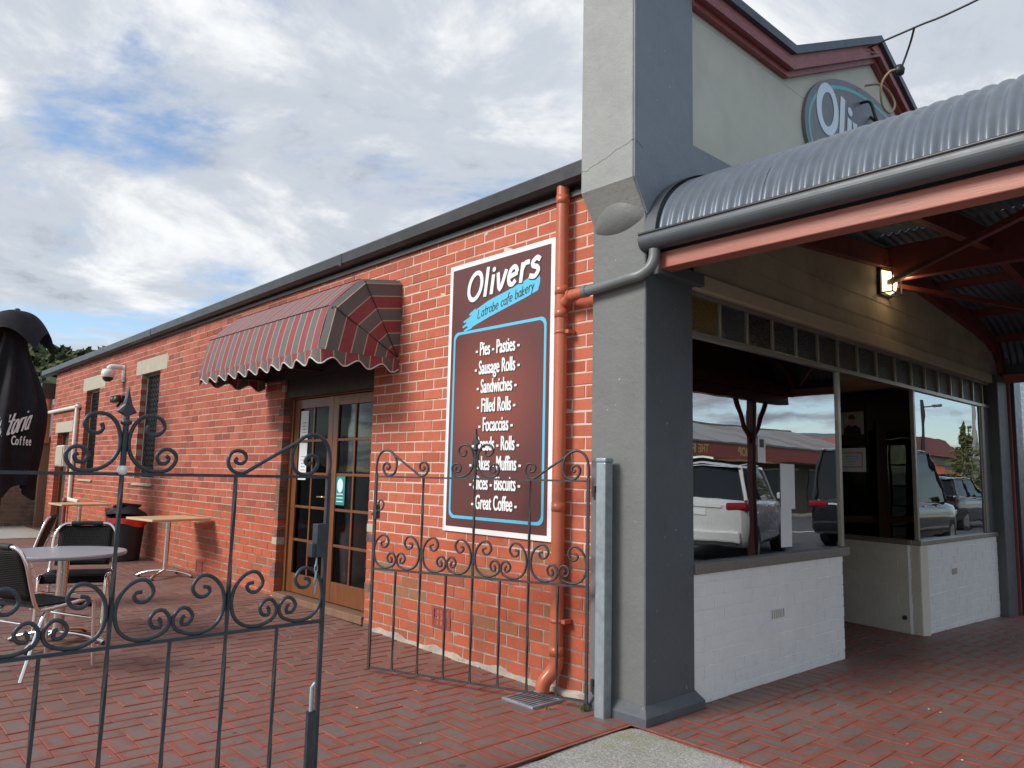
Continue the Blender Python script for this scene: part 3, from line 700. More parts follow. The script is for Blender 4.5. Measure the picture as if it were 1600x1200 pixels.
# ------------------------------------------------------------------ pillar, corbel, parapet
PX0, PX1, PY0, PY1 = -.07, .435, -.48, -.055
pl = MB().prism([(PX0, -.1), (PX1, -.1), (PX1, 4.0), (-.07, 4.0)], PY0, PY1, lambda u, v, t: (u, t, v)); pil = pl.build('pillar', 'pillar_mid', bld, .008)
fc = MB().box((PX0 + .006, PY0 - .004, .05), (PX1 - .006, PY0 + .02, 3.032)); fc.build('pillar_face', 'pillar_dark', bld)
pq = [(PX0 - .05, PY0 - .05), (PX1 + .045, PY0 - .05), (PX1 + .045, PY1), (PX0 - .05, PY1)]; pp = [(PX0 - .003, PY0 - .007), (PX1 + .003, PY0 - .007), (PX1 + .003, PY1), (PX0 - .003, PY1)]
pb = MB().add([(x, y, -.06) for x, y in pq] + [(x, y, .045) for x, y in pq] + [(x, y, .10) for x, y in pp],
    [(i, (i + 1) % 4, 4 + (i + 1) % 4, 4 + i) for i in range(4)] + [(4 + i, 4 + (i + 1) % 4, 8 + (i + 1) % 4, 8 + i) for i in range(4)]); pb.build('plinth', 'pillar_dark', pil, .004)
UX = -.20
up = MB().prism([(UX, 3.235), (PX0 + .002, 3.04), (.442, 3.04), (.442, 5.3), (UX, 5.3)], PY0 - .004, -.058, lambda u, v, t: (u, t, v)); up.build('corbel_pier', 'pillar', bld, .01)
M['pierface'] = greypaint('paint_grey_shaded_render', (.19, .212, .245), .5)  # pier's grey paint again, with street-side shade and sky blue put into the colour
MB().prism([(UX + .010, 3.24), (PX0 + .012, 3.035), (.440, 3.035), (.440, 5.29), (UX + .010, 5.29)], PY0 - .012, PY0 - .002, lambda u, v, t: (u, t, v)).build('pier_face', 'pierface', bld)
rck = random.Random(2); ckp = [(UX - .0005, -.06 - .42 * i / 22, 3.375 + .10 * (i / 22) ** 1.3 + rck.uniform(-.007, .007)) for i in range(23)] + [(-.18 + .012 * i, -.4925, 3.47 - .004 * i + rck.uniform(-.006, .006)) for i in range(7)]
MB().tube(ckp, .0011, 4).build('crack', 'iron', bld)
def lipf(u, v):
    q_ = math.sin(math.pi * u) ** .75; top = Vector((PX0 - .060 * q_ - .002, 3.04 + .090 * q_ + .001)); mid = Vector((PX0 - .070 * q_ - .003, 3.02 - .0 * q_)); low = Vector((PX0 + .002, 3.005 - .055 * q_))
    p = top * (1 - v) ** 2 + mid * 2 * v * (1 - v) + low * v * v
    return (p.x, -.07 - .40 * u, p.y + .02 * (u - .5))
MB().grid(lipf, 30, 14).build('render_lip', 'pillar_mid', bld)
box('pillar_cap', (.0, PY0 - .075, 2.655), (.47, PY0 - .005, 2.735), 'pillar_dark', bld, .004)
par = MB().box((.44, -.45, 2.74), (7.25, -.25, 4.66)); par = par.build('parapet', 'render', bld)
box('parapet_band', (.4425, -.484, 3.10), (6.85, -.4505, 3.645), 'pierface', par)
gp = MB().prism([(.45, 4.655), (1.8, 4.655), (3.58, 5.50), (5.36, 4.655), (6.85, 4.655), (6.85, 4.62), (.45, 4.62)], -.452, -.252, lambda u, v, t: (u, t, v)); gp.build('gable', 'render', par)
def cornice(name, mat, dz0, dz1, y0, y1):
    pts = [(.4425, 4.655), (1.8, 4.655), (3.58, 5.50), (5.36, 4.655), (7.0, 4.655)]
    k_ = math.sqrt(1 + (.845 / 1.78) ** 2) 
    lo = [(x, z + dz0 * (1.0 if i in (0, 4) else (1.05 if i != 2 else k_))) for i, (x, z) in enumerate(pts)]
    hi = [(x, z + dz1 * (1.0 if i in (0, 4) else (1.05 if i != 2 else k_))) for i, (x, z) in enumerate(pts)]
    mb = MB()
    for i in range(4):
        mb.prism([lo[i], lo[i + 1], hi[i + 1], hi[i]], y0, y1, lambda u, v, t: (u, t, v))
    mb.build(name, mat, par)
cornice('cornice', 'red_trim', -.0, .045, -.50, -.3); cornice('cornice', 'red_trim', .046, .10, -.55, -.3)
cornice('cornice', 'red_pink', .101, .165, -.535, -.3); cornice('capping', 'gutter', .166, .235, -.575, -.22)
box('right_pier', (6.83, -.56, -.3), (7.22, -.25, 2.75), 'pillar_dark', bld, .01)
box('right_pier', (6.86, -.50, 2.75), (7.24, -.26, 5.1), 'pillar', bld, .01)
# ------------------------------------------------------------------ shopfront
YF = -.44
def white_base(x0, x1, yf, mat, depth=.12, ztop=.80, seed=0, name='base_wall'):
    core = box(name, (x0 + .004, yf + .006, -.25), (x1 - .004, yf + depth, ztop), mat, bld)
    r = random.Random(seed); k = 0; z = -.12
    while z < ztop - .01:
        y = x0 - (BL / 2 if k % 2 else 0); h = min(COURSE, ztop - z)
        while y < x1 - .001:
            a, b = max(y, x0), min(y + BL, x1)
            if b - a > .03 and not (h < .03): box('brick', (a + .003, yf + r.uniform(-.002, .0015), z + .003), (b - .003, yf + .05, z + h - .003), mat, core, .0025)
            y += BL
        z += COURSE; k += 1
    return core
b1 = white_base(.445, 2.60, -.47, 'white_paint', seed=1)
b2 = white_base(4.33, 6.82, -.47, 'white_paint', seed=2)
def vent_strip(parent, x, z):
    for i in range(7): box('weep_slot', (x + i * .028, -.4755, z), (x + i * .028 + .006, -.471, z + .06), 'footing', parent)
vent_strip(b1, 1.42, .42)
box('weep_hole', (5.2, -.4735, .46), (5.36, -.4715, .52), 'lintel', b2)
# angled returns into the entrance
def ret(name, p, q_, z0, z1, th, mat, parent, bev=0):
    p = Vector((p[0], p[1], 0)); q_ = Vector((q_[0], q_[1], 0)); d = (q_ - p).normalized(); nrm = Vector((-d.y, d.x, 0)) * th
    a = [p, q_, q_ + nrm, p + nrm]; mb = MB().add([(v.x, v.y, z0) for v in a] + [(v.x, v.y, z1) for v in a], [(0, 3, 2, 1), (4, 5, 6, 7), (0, 1, 5, 4), (1, 2, 6, 5), (2, 3, 7, 6), (3, 0, 4, 7)])
    return mb.build(name, mat, parent, bev)
R1a, R1b = (2.598, -.355), (2.42, .62); R2a, R2b = (4.314, -.477), (4.58, .62)
ret('base_wall', R1b, R1a, -.25, .80, .12, 'cream_paint', bld); rb = ret('base_wall', R2a, R2b, -.25, .80, -.12, 'cream_paint', bld)
rr2 = random.Random(8); z = -.12; k = 0; dR = (Vector(R2b) - Vector(R2a)); LR = dR.length; dR.normalize()
while z < .79:
    s_ = 0 - (BL / 2 if k % 2 else 0)
    while s_ < LR:
        a, b = max(s_, .003), min(s_ + BL, LR)
        if b - a > .04: 
            off = Vector((dR.y, -dR.x)) * -.0
            pa = Vector(R2a) + dR * (a + .003); pb_ = Vector(R2a) + dR * (b - .003); nn = Vector((-dR.y, dR.x)) * rr2.uniform(.003, .006)
            ret('brick', pa + nn, pb_ + nn, z + .003, min(z + COURSE, .80) - .003, -.04, 'cream_paint', rb, .002)
        s_ += BL
    z += COURSE; k += 1
MB().tube([(4.345, -.30, .09), (4.325, -.302, .09)], .022, 12).build('drain_hole', 'black', rb)
# sills
box('sill', (.44, -.495, .80), (2.69, -.36, .868), 'sill', bld, .006); box('sill', (4.30, -.495, .80), (6.83, -.36, .850), 'alu', bld, .006)
ret('sill', (R2a[0] - .02, R2a[1] + .075), (R2b[0] - .02, R2b[1]), .8005, .849, -.14, 'alu', bld, .005); ret('sill', R1b, (R1a[0] + .02, R1a[1]), .8005, .867, .13, 'sill', bld, .005)
# glass and mullions
box('pane', (.44, YF - .003, .868), (2.625, YF + .003, 2.335), 'glass', bld); box('pane', (4.375, YF - .003, .85), (6.46, YF + .003, 2.335), 'glass', bld)
ret('pane', (2.635, YF + .015), (R1b[0] + .03, R1b[1]), .868, 2.335, .005, 'glass_dim', bld); ret('pane', (4.36, YF + .02), (R2b[0] - .005, R2b[1]), .85, 2.335, .005, 'glass_dim', bld)
box('mullion', (2.625, YF - .022, .868), (2.665, YF + .014, 2.335), 'alu', bld, .003); box('mullion', (4.335, YF - .022, .85), (4.375, YF + .018, 2.335), 'alu', bld, .003)
box('mullion', (6.46, YF - .01, .85), (6.52, YF + .02, 2.335), 'sill', bld, .003); box('mullion', (6.52, YF - .022, .85), (6.60, YF + .02, 2.335), 'alu', bld, .003); box('mullion', (6.60, YF - .012, .85), (6.83, YF + .03, 2.335), 'pillar_dark', bld)
box('transom', (.437, YF - .03, 2.335), (6.83, YF + .04, 2.375), 'alu', bld, .004)
box('head_rail', (.437, YF - .03, 2.615), (6.83, YF + .04, 2.645), 'sill', bld, .004)
lx = [.44, .82, 1.18, 1.55, 1.92, 2.295, 2.67, 3.07, 3.48, 3.92, 4.34, 4.72, 5.11, 5.50, 5.88, 6.27, 6.62]
lc = ['amber', 'clear', 'ruby', 'green', 'blue', 'ruby', 'brown', 'blue', 'green', 'green', 'blue', 'ruby', 'brown', 'clear', 'ruby', 'green']
for i in range(16):
    box('leadlight_pane', (lx[i] + .012, YF + .004, 2.375), (lx[i + 1] - .012, YF + .010, 2.615), 'lead_' + lc[i], bld)
    box('leadlight_mullion', (lx[i + 1] - .012, YF - .018, 2.375), (lx[i + 1] + .012, YF + .022, 2.615), 'alu', bld, .003)
box('trim_board', (.437, -.512, 2.645), (6.83, -.452, 2.755), 'trim_cream', bld, .008)
def roof_under(x):
    x = min(x, 7.24 - x); return 2.80 if x < .1 else (2.98 + (x - .1) * 1.1 if x < .24 else 3.135 + (x - .24) * .5 if x < .5 else 3.265 + (x - .5) * .27 if x < .95 else 3.40 + (x - .95) * .09)
cw = MB().grid(lambda u, v: (.4425 + 6.8 * u, -.4875 - .003 * math.sin(u * 9 + 3 * v), 2.756 + (roof_under(.4425 + 6.8 * u) - .03 - 2.756) * v), 60, 8); cw.build('fibro_panel', 'wall_cream', bld)
for zz_ in (2.90, 3.08):
    MB().tube(smooth_path([(.5 + .65 * i, -.492, zz_ + .012 * math.sin(i * 1.7)) for i in range(11)], 4), .0028, 5).build('panel_joint', 'wall_cream', bld)
# entrance soffit and door
box('entry_soffit', (2.0, YF + .05, 2.38), (5.0, .80, 2.42), 'dimwall', bld)
box('entry_wall', (2.0, .72, 2.1), (5.0, .78, 2.38), 'dimwall', bld)
ed = MB().box((2.55, .62, .05), (2.67, .70, 2.1)); ed.box((3.62, .60, .05), (3.78, .70, 2.1)); ed.box((4.30, .60, .05), (4.56, .70, 2.1)); ed.box((2.67, .625, 2.0), (4.30, .695, 2.1)); ed.box((2.67, .63, .95), (4.3, .69, 1.03)); ed.box((2.67, .63, .05), (4.3, .69, .28))
ed = ed.build('entry_door', 'timber', bld, .006)
box('pane', (2.67, .655, .28), (4.30, .66, 2.0), 'glass_door', ed)

# ================================================================== VERANDAH
ver = thing('verandah', 'bullnose street verandah with blue-grey corrugated roof and red timber framing', 'verandah')
VY0, VY1 = -.492, -3.62; RX = 3.62; RZ = 3.76
def bez(t, a=(-.055, 2.875), b=(-.03, 3.20), c=(.33, 3.42), d=(.95, 3.49)):
    q_ = [(1 - t) ** 3, 3 * t * (1 - t) ** 2, 3 * t * t * (1 - t), t ** 3]; return (sum(k * p[0] for k, p in zip(q_, (a, b, c, d))), sum(k * p[1] for k, p in zip(q_, (a, b, c, d))))
def vprofile(s):                                 # s 0..1 from gutter to ridge -> x, z
    if s < .62: return bez(s / .62)
    t = (s - .62) / .38; return .95 + (RX - .95) * t, 3.49 + (RZ - 3.49) * t
def sheet(y0, y1, mirror, dz):
    n = max(8, int(abs(y1 - y0) / .0095))
    def f(u, v):
        x, z = vprofile(v); x2, z2 = vprofile(min(1, v + .01)); x1, z1 = vprofile(max(0, v - .01))
        tx, tz = x2 - x1, z2 - z1; l = math.hypot(tx, tz); nx_, nz_ = -tz / l, tx / l
        y = y0 + (y1 - y0) * u; a = (.0125 * math.sin(2 * math.pi * y / .076)) + dz
        X = x + nx_ * a; Z = z + nz_ * a
        return (2 * RX - X if mirror else X, y, Z)
    return MB().grid(f, n, 26).build('roof_sheet', 'colorbond', ver)
yy_ = VY0 + .037
i = 0
while yy_ > VY1:
    e_ = max(VY1, yy_ - .762)
    sheet(yy_, e_ - .03 if e_ > VY1 else e_, False, .0 if i % 2 else .0035); sheet(yy_, e_, True, 0)
    yy_ = e_; i += 1
fl = MB().grid(lambda u, v: (lambda p: (p[0] - .03 * (1 - v) , VY0 + .012 - .085 * u, p[1] + .028))(vprofile(v * .62)), 2, 16); fl.build('end_flashing', 'gutter', ver)
def bargeline(mb, y, y2, lo_, hi_):
    P = [vprofile(i / 20) for i in range(21)]
    for m_ in (0, 1):
        for a, b in zip(P, P[1:]):
            f = lambda x: 2 * RX - x if m_ else x
            mb.prism([(a[0], a[1] - hi_), (b[0], b[1] - hi_), (b[0], b[1] - lo_), (a[0], a[1] - lo_)], y, y2, lambda u, v, t: (f(u), t, v))
gq = [(-.10 - .028, 2.80), (-.10 - .045, 2.83), (-.10 - .045, 2.865), (-.10 - .032, 2.89), (-.10 - .034, 2.915), (-.10 - .016, 2.915), (-.10 - .018, 2.89), (-.05, 2.87), (.0, 2.80), (-.03, 2.785), (-.09, 2.785)]
gq = [(-.064 + .062 * math.cos(math.radians(a_)), 2.850 + .064 * math.sin(math.radians(a_))) for a_ in range(150, 361, 12)] + [(-.002, 2.868), (-.112, 2.870)]
MB().prism(gq, VY0 + .028, VY1, lambda u, v, t: (u, t, v)).build('gutter', 'gutter', ver, .004)
MB().prism([(2 * RX - u, v) for u, v in gq], VY0 + .028, VY1, lambda u, v, t: (u, t, v)).build('gutter', 'gutter', ver)
for m_ in (0, 1):
    f = (lambda x: 2 * RX - x) if m_ else (lambda x: x)
    MB().tube([(f(-.117), VY0 + .026, 2.888), (f(-.117), VY1, 2.888)], .009, 8).build('gutter_bead', 'gutter_black', ver)
    box('edge_beam', (f(-.012), VY0 - .05, 2.680), (f(.105), VY1, 2.783), 'fascia', ver, .006)
    box('fascia_board', (f(.014), VY0 - .05, 2.784), (f(.03), VY1, 2.90), 'gutter', ver)
    box('purlin', (f(1.05), VY0 - .02, 3.36), (f(1.13), VY1, 3.44), 'rafter', ver); box('purlin', (f(2.2), VY0 - .02, 3.475), (f(2.28), VY1, 3.555), 'rafter', ver); box('purlin', (f(.32), VY0 - .02, 3.16), (f(.40), VY1, 3.235), 'rafter', ver)
def rafter(y, w_=.07, deep=.17):
    for m_ in (0, 1):
        mb = MB(); P = [(.06, 2.79), (.10, 2.98), (.22, 3.12), (.45, 3.24), (.95, 3.35), (RX, 3.60)]; f = (lambda x: 2 * RX - x) if m_ else (lambda x: x)
        Q = [(.16, 2.79), (.20, 2.93), (.32, 3.03), (.52, 3.11), (.98, 3.35 - deep), (RX, 3.60 - deep)]
        for (a, b, c, d) in zip(P, P[1:], Q, Q[1:]): mb.prism([a, b, d, c], y, y - w_, lambda u, v, t: (f(u), t, v))
        mb.build('rafter', 'rafter', ver)
for y in (VY0, -1.35, -2.2, -3.05, VY1 + .08): rafter(y)
box('ridge_beam', (RX - .05, VY0 - .01, 3.30), (RX + .05, VY1, 3.62), 'rafter', ver)
for y in (-1.35, -3.05):
    tie = MB().box((.10, y - .075, 2.70), (2 * RX - .10, y - .145, 2.82)); tie.build('tie_beam', 'rafter', ver) if y < -2 else None
br = MB().tube([(RX - .06, VY0 - .06, 3.27), (.2, -2.95, 2.83)], .03, 4); br.build('brace', 'rafter', ver)
br = MB().tube([(RX + .06, VY0 - .06, 3.27), (2 * RX - .2, -2.95, 2.83)], .03, 4); br.build('brace', 'rafter', ver)
gi = MB(); gp_ = [vprofile(i / 30) for i in range(31)]; gp_ = gp_ + [(2 * RX - x, z) for x, z in gp_[::-1][1:]]
gi.prism([(x, z - .02) for x, z in gp_] + [(2 * RX + .03, 2.72), (-.03, 2.72)], -3.50, -3.46, lambda u, v, t: (u, t, v)); gi.build('gable_board', 'rafter', ver)
box('front_beam', (-.01, -3.36, 2.55), (2 * RX + .01, -3.24, 2.70), 'rafter', ver)
for px in (.45, 6.25):
    box('post', (px - .055, -3.355, -.2), (px + .055, -3.245, 2.55), 'rafter', ver, .012)
    for s_ in (-1, 1):
        pts = smooth_path([(px + s_ * .05, -3.3, 1.93), (px + s_ * .09, -3.3, 2.05), (px + s_ * .20, -3.3, 2.16), (px + s_ * .27, -3.3, 2.32), (px + s_ * .36, -3.3, 2.44), (px + s_ * .42, -3.3, 2.55)], 5)
        MB().tube(pts, .035, 8).build('bracket', 'rafter', ver)
# lit bulkhead lamp
lp = thing('bulkhead_lamp', 'lit square bulkhead lamp with black cage under the verandah', 'lamp', (3.60, -.50, 3.29))
box('backplate', (-.13, -.02, -.13), (.13, .012, .13), 'black', lp)
MB().grid(lambda u, v: (-.10 + .20 * u, -.021 - .085 * (math.sin(math.pi * u) * math.sin(math.pi * v)) ** .22, -.105 + .21 * v), 10, 10).build('diffuser', 'lamp', lp)
for x_ in (-.105, .105):
    for z_ in (-.115, .115): MB().tube([(x_, -.02, z_), (x_, -.115, z_)], .007, 6).build('cage', 'black', lp)
    MB().tube([(x_, -.115, -.115), (x_, -.115, .115)], .007, 6).build('cage', 'black', lp)
for z_ in (-.115, .115): MB().tube([(-.105, -.115, z_), (.105, -.115, z_)], .007, 6).build('cage', 'black', lp)
ld = bpy.data.lights.new('lamp_light', 'POINT'); ld.energy = 2.2; ld.color = (1, .72, .38); ld.shadow_soft_size = .08
lo_ = bpy.data.objects.new('lamp_light', ld); COL.objects.link(lo_); lo_.parent = lp; lo_.location = (0, -.2, -.02)
# service cable
cb_ = thing('service_cable', 'black overhead service cable tied to the red gable tip', 'cable', (3.35, -.56, 5.55))
MB().tube(smooth_path([(0, 0, 0), (-.04, -.12, -.015), (-.1, -.45, -.035), (-.2, -1.1, -.05), (-.5, -4, .15), (-.9, -9, 1.0)], 6), .009, 6).build('wire', 'black', cb_)
MB().tube(smooth_path([(0, 0, 0), (.05, .02, .02), (.09, 0, -.02), (.06, -.02, -.05), (.0, .02, -.05), (-.05, .04, -.04)], 5), .012, 6).build('hook', 'red_pink', cb_)
MB().tube(smooth_path([(-.1, -.42, -.03), (-.02, -.36, -.10), (.02, -.30, -.2), (.03, -.26, -.28)], 5), .010, 6).build('drop_wire', 'black', cb_)
MB().lathe([(0, -.05), (.04, -.045), (.05, 0), (.035, .04), (0, .05)], (.06, -.22, -.30), 10).build('clamp', 'black', cb_)
MB().tube(smooth_path([(.05, -.22, -.3), (-.02, -.16, -.33), (-.06, -.10, -.45), (.0, -.08, -.62), (.12, -.10, -.66), (.2, -.12, -.56), (.16, -.10, -.46), (.02, -.06, -.40), (-.06, .05, -.40)], 6), .011, 6).build('looped_wire', M.setdefault('tanwire', pmat('cable_tan', (.35, .27, .15), .5)), cb_)
MB().tube(smooth_path([(-.10, .08, -.58), (-.13, -.02, -.62), (-.12, -.06, -.78), (-.04, -.07, -.86), (.05, -.05, -.80), (.12, .08, -.64)], 6), .014, 6).build('looped_wire', 'black', cb_)
# oval sign
ov = thing('oval_sign', 'slate oval wall sign with turquoise ring and pale lettering, half hidden by the verandah', 'sign', (3.58, -.452, 4.42))
def oval(name, a, b, y0, y1, mat, ring=0):
    n = 64; p = [(a * math.cos(2 * math.pi * i / n), b * math.sin(2 * math.pi * i / n)) for i in range(n)]
    if not ring: return MB().prism(p[::-1], y0, y1, lambda u, v, t: (u, t, v)).build(name, mat, ov)
    q_ = [((a - ring) * math.cos(2 * math.pi * i / n), (b - ring) * math.sin(2 * math.pi * i / n)) for i in range(n)]
    return MB().add([(u, y1, v) for u, v in p] + [(u, y1, v) for u, v in q_], [(i, (i + 1) % n, n + (i + 1) % n, n + i) for i in range(n)]).build(name, mat, ov)
oval('board', 1.48, .72, -.001, -.03, 'oval'); oval('ring', 1.42, .66, 0, -.0315, 'cyan_line', .035)
o, wd_ = lettering('lettering', 'Olivers', .41, .078, lambda u, v, e: (-1.27 + u * 1.22, -.0335 - e, .03 + v - u * .02), 'paleblue', ov, shear=.12, xs=.92, gap=.06)

# ================================================================== THINGS ON THE SIDE WALL
sg = thing('menu_sign', 'tall maroon bakery menu sign with white border on the brick wall', 'sign', (-.012, .935, 2.017))
box('border', (-.006, -.595, -1.06), (.006, .595, 1.06), 'vinyl_white', sg, .002)
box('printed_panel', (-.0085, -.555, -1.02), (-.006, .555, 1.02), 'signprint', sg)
fz0, fz1 = 1.06 - 2.017, 2.52 - 2.017; fy = .522; rr_ = .055
pth = []
for (cy, cz, a0) in ((fy - rr_, fz1 - rr_, 0), (-fy + rr_, fz1 - rr_, 90), (-fy + rr_, fz0 + rr_, 180), (fy - rr_, fz0 + rr_, 270)):
    for i in range(7): an = math.radians(a0 + i * 15); pth.append((cy + rr_ * math.cos(an), cz + rr_ * math.sin(an)))
def inset(p, d): 
    return (p[0] * (1 - d / fy), (p[1] - (fz0 + fz1) / 2) * (1 - d / ((fz1 - fz0) / 2)) + (fz0 + fz1) / 2)
n = len(pth); ins = [inset(p, .022) for p in pth]
MB().add([(-.0092, p[0], p[1]) for p in pth] + [(-.0092, p[0], p[1]) for p in ins], [(i, n + i, n + (i + 1) % n, (i + 1) % n) for i in range(n)]).build('blue_frame', 'blue', sg)
menu = ['Pies - Pasties', 'Sausage Rolls', 'Sandwiches', 'Filled Rolls', 'Focaccias', 'Breads - Rolls', 'Cakes - Muffins', 'Slices - Biscuits', 'Great Coffee']
for i, s in enumerate(menu):
    zc = 2.352 - i * .1455 - 2.017
    text('menu_lettering', '- ' + s + ' -', .150, (-.0102, -.005, zc), WALLROT, 'vinyl_white', sg, bold=.0030, sx=.50, space=1.02)
    text('lettering_shadow', '- ' + s + ' -', .150, (-.0096, -.012, zc - .006), WALLROT, 'vinyl_black', sg, bold=.0048, sx=.50, ext=.0002, space=1.02)
lettering('logo_lettering', 'Olivers', .205, .036, lambda u, v, e: (-.0115 - e, .375 - u, .735 + v + u * .10), 'vinyl_white', sg, shear=.16, xs=1.04, gap=.07)
lettering('logo_shadow', 'Olivers', .205, .046, lambda u, v, e: (-.0098 - e * .1, .370 - u, .729 + v + u * .10), 'vinyl_black', sg, shear=.16, xs=1.04, gap=.07)
bs = [(.36, .575), (.30, .61), (.335, .635), (.25, .655), (.27, .69), (.1, .715), (-.1, .745), (-.3, .79), (-.43, .835), (-.455, .80), (-.445, .765), (-.47, .745), (-.43, .70), (-.40, .665), (-.3, .645), (-.1, .605), (.05, .575), (.2, .535), (.33, .495), (.31, .52), (.385, .505), (.34, .535), (.40, .535), (.33, .557)]
bs = [(a, b) for a, b in bs]
cy = sum(p[0] for p in bs) / len(bs); cz = sum(p[1] for p in bs) / len(bs)
def strip_poly(top_, bot_, x, mat, name):
    n_ = len(top_); MB().add([(x, a, b) for a, b in top_] + [(x, a, b) for a, b in bot_], [(i, n_ + i, n_ + i + 1, i + 1) for i in range(n_ - 1)]).build(name, mat, sg)
topb = [(.36, .600), (.335, .592), (.30, .640), (.25, .662), (.1, .712), (-.1, .752), (-.3, .800), (-.43, .838), (-.45, .79)]
botb = [(.375, .560), (.340, .515), (.305, .524), (.25, .540), (.1, .580), (-.1, .625), (-.3, .668), (-.43, .702), (-.45, .76)]
strip_poly(topb, botb, -.0094, 'blue', 'brush_stroke')
for (a, b, c_, d_) in ((.42, .535, .33, .566), (.40, .505, .30, .530), (.41, .575, .32, .600), (.34, .625, .26, .655)):
    strip_poly([(a, b + .009), (c_, d_ + .016)], [(a - .01, b - .004), (c_, d_ - .012)], -.0093, 'blue', 'brush_stroke')
lettering('tagline_lettering', 'Latrobe cafe bakery', .068, .0075, lambda u, v, e: (-.0100 - e * .2, .235 - u, .585 + v + u * .205), 'vinyl_black', sg, shear=.1, xs=.98, jit=.05)

dp = thing('downpipe', 'terracotta downpipe running down the brick wall beside the menu sign', 'downpipe', (-.07, .225, 0))
MB().tube([(0, 0, 3.42), (0, 0, .26)], .044, 20).build('pipe', 'pipe_red', dp)
for z in (3.30, 2.66, 2.50, 1.2, .28): MB().lathe([(.0445, -.03), (.0485, -.03), (.0485, .03), (.0445, .03)], (0, 0, z), 20).build('collar', 'pipe_red', dp)
MB().tube(smooth_path([(0, 0, .27), (0, 0, .20), (-.012, .02, .15), (-.05, .055, .085), (-.06, .065, .03)], 5), .047, 18).build('shoe', 'pipe_red', dp)
for z in (2.37, .47):
    c_ = MB().lathe([(.0445, -.012), (.047, -.012), (.047, .012), (.0445, .012)], (0, 0, z), 20); c_.box((-.008, -.075, z - .012), (.06, -.045, z + .012)); c_.build('clip', 'pipe_red', dp)
dp2 = thing('branch_pipe', 'grey pipe crossing the pillar from the verandah gutter to the downpipe', 'pipe', (-.12, 0, 2.6))
MB().tube(smooth_path([(.05, .20, -.03), (.03, .14, -.018), (.0, .09, -.006), (0, -.02, .0)], 4), .037, 16).build('elbow', 'pipe_red', dp2)
for y in (.10, .06): MB().tube([(.002, y + .008, -.004), (.001, y - .008, -.003)], .041, 16).build('collar', 'pipe_red', dp2)
MB().tube(smooth_path([(0, -.02, 0), (0, -.2, .012), (0, -.40, .028), (.01, -.47, .036), (.035, -.525, .075), (.052, -.545, .13), (.055, -.55, .19)], 5), .035, 16).build('pipe', 'pipe_grey', dp2)
MB().tube([(0, -.02, 0), (0, -.055, .002)], .039, 16).build('socket', 'pipe_grey', dp2)
# drain grate
gr_ = thing('drain_grate', 'square metal drain grate under the terracotta downpipe', 'grate', (-.25, .25, .008))
g_ = MB()
for a, b in (((-.14, -.14, -.03), (.14, -.115, .006)), ((-.14, .115, -.03), (.14, .14, .006)), ((-.14, -.115, -.03), (-.115, .115, .006)), ((.115, -.115, -.03), (.14, .115, .006))): g_.box(a, b)
g_.build('frame', 'galv', gr_, .003)
for i in range(7): box('bar', (-.115, -.10 + i * .031, -.02), (.115, -.09 + i * .031 + .003, .003), 'galv', gr_)
box('pit', (-.115, -.115, -.05), (.115, .115, -.022), 'black', gr_)

# awning
aw = thing('door_awning', 'maroon and grey striped canvas hood awning over the double doors', 'awning')
AY0, AY1 = 2.25, 4.90; PR = [(0, 3.11), (-.40, 3.045), (-.685, 2.765), (-.77, 2.385)]; SW = .118
inn = .05
def front_pts(y0, y1): return [(x, z) for x, z in PR]
cf = MB()
for (a, b) in zip(PR, PR[1:]):
    cf.grid(lambda u, v: (a[0] + (b[0] - a[0]) * v - .0 - .008 * math.sin(math.pi * v), AY0 + inn + (AY1 - AY0 - 2 * inn) * u, a[1] + (b[1] - a[1]) * v - .006 * math.sin(math.pi * v) * math.sin(u * 12) ** 2), 44, 4,
            True, lambda u, v: ((AY1 - AY0 - 2 * inn) * u / SW + .0, v))
cf.build('canopy', 'canvas', aw)
PV = (0.0, 2.385)
for side, ye, yi in ((0, AY0, AY0 + inn), (1, AY1, AY1 - inn)):
    e = MB(); NB = 6.2
    for (a, b) in zip(PR, PR[1:]):
        # rounded edge band
        sc_ = .94
        ai = (PV[0] + (a[0] - PV[0]) * sc_, PV[1] + (a[1] - PV[1]) * sc_); bi = (PV[0] + (b[0] - PV[0]) * sc_, PV[1] + (b[1] - PV[1]) * sc_)
        vs = [(a[0], yi, a[1]), (b[0], yi, b[1]), (bi[0], ye, bi[1]), (ai[0], ye, ai[1])]
        mid = [((vs[0][k] + vs[3][k]) / 2 - (.008 if k == 0 else 0), ) for k in range(3)]
        e.add(vs, [(0, 1, 2, 3)], False, [[(-.55, 0), (-.55, 1), (.02, 1), (.02, 0)]])
        nb = 12
        for i in range(nb):
            t0, t1 = sc_ * (1 - i / nb), sc_ * (1 - (i + 1) / nb)
            P_ = lambda p, t: (PV[0] + (p[0] - PV[0]) * t, ye + (.006 if side == 0 else -.006) * math.sin(t * 9), PV[1] + (p[1] - PV[1]) * t)
            e.add([P_(a, t0), P_(b, t0), P_(b, t1), P_(a, t1)], [(0, 1, 2, 3)], True, [[(NB * i / nb + 1, 0), (NB * i / nb + 1, 1), (NB * (i + 1) / nb + 1, 1), (NB * (i + 1) / nb + 1, 0)]])
    e.build('end_panel', 'canvas', aw)
    sm_ = MB()
    for p in PR[1:3]: sm_.tube([(p[0] * .97, ye + (-.004 if side == 0 else .004), PV[1] + (p[1] - PV[1]) * .97), (PV[0] - .02, ye + (-.004 if side == 0 else .004), PV[1] + .02)], .004, 5)
    sm_.build('rib_seam', 'maroon_box', aw)
for p in PR[1:3]: MB().tube([(p[0] - .003, AY0 + inn, p[1] + .002), (p[0] - .003, AY1 - inn, p[1] + .002)], .004, 5).build('rib_seam', 'maroon_box', aw)
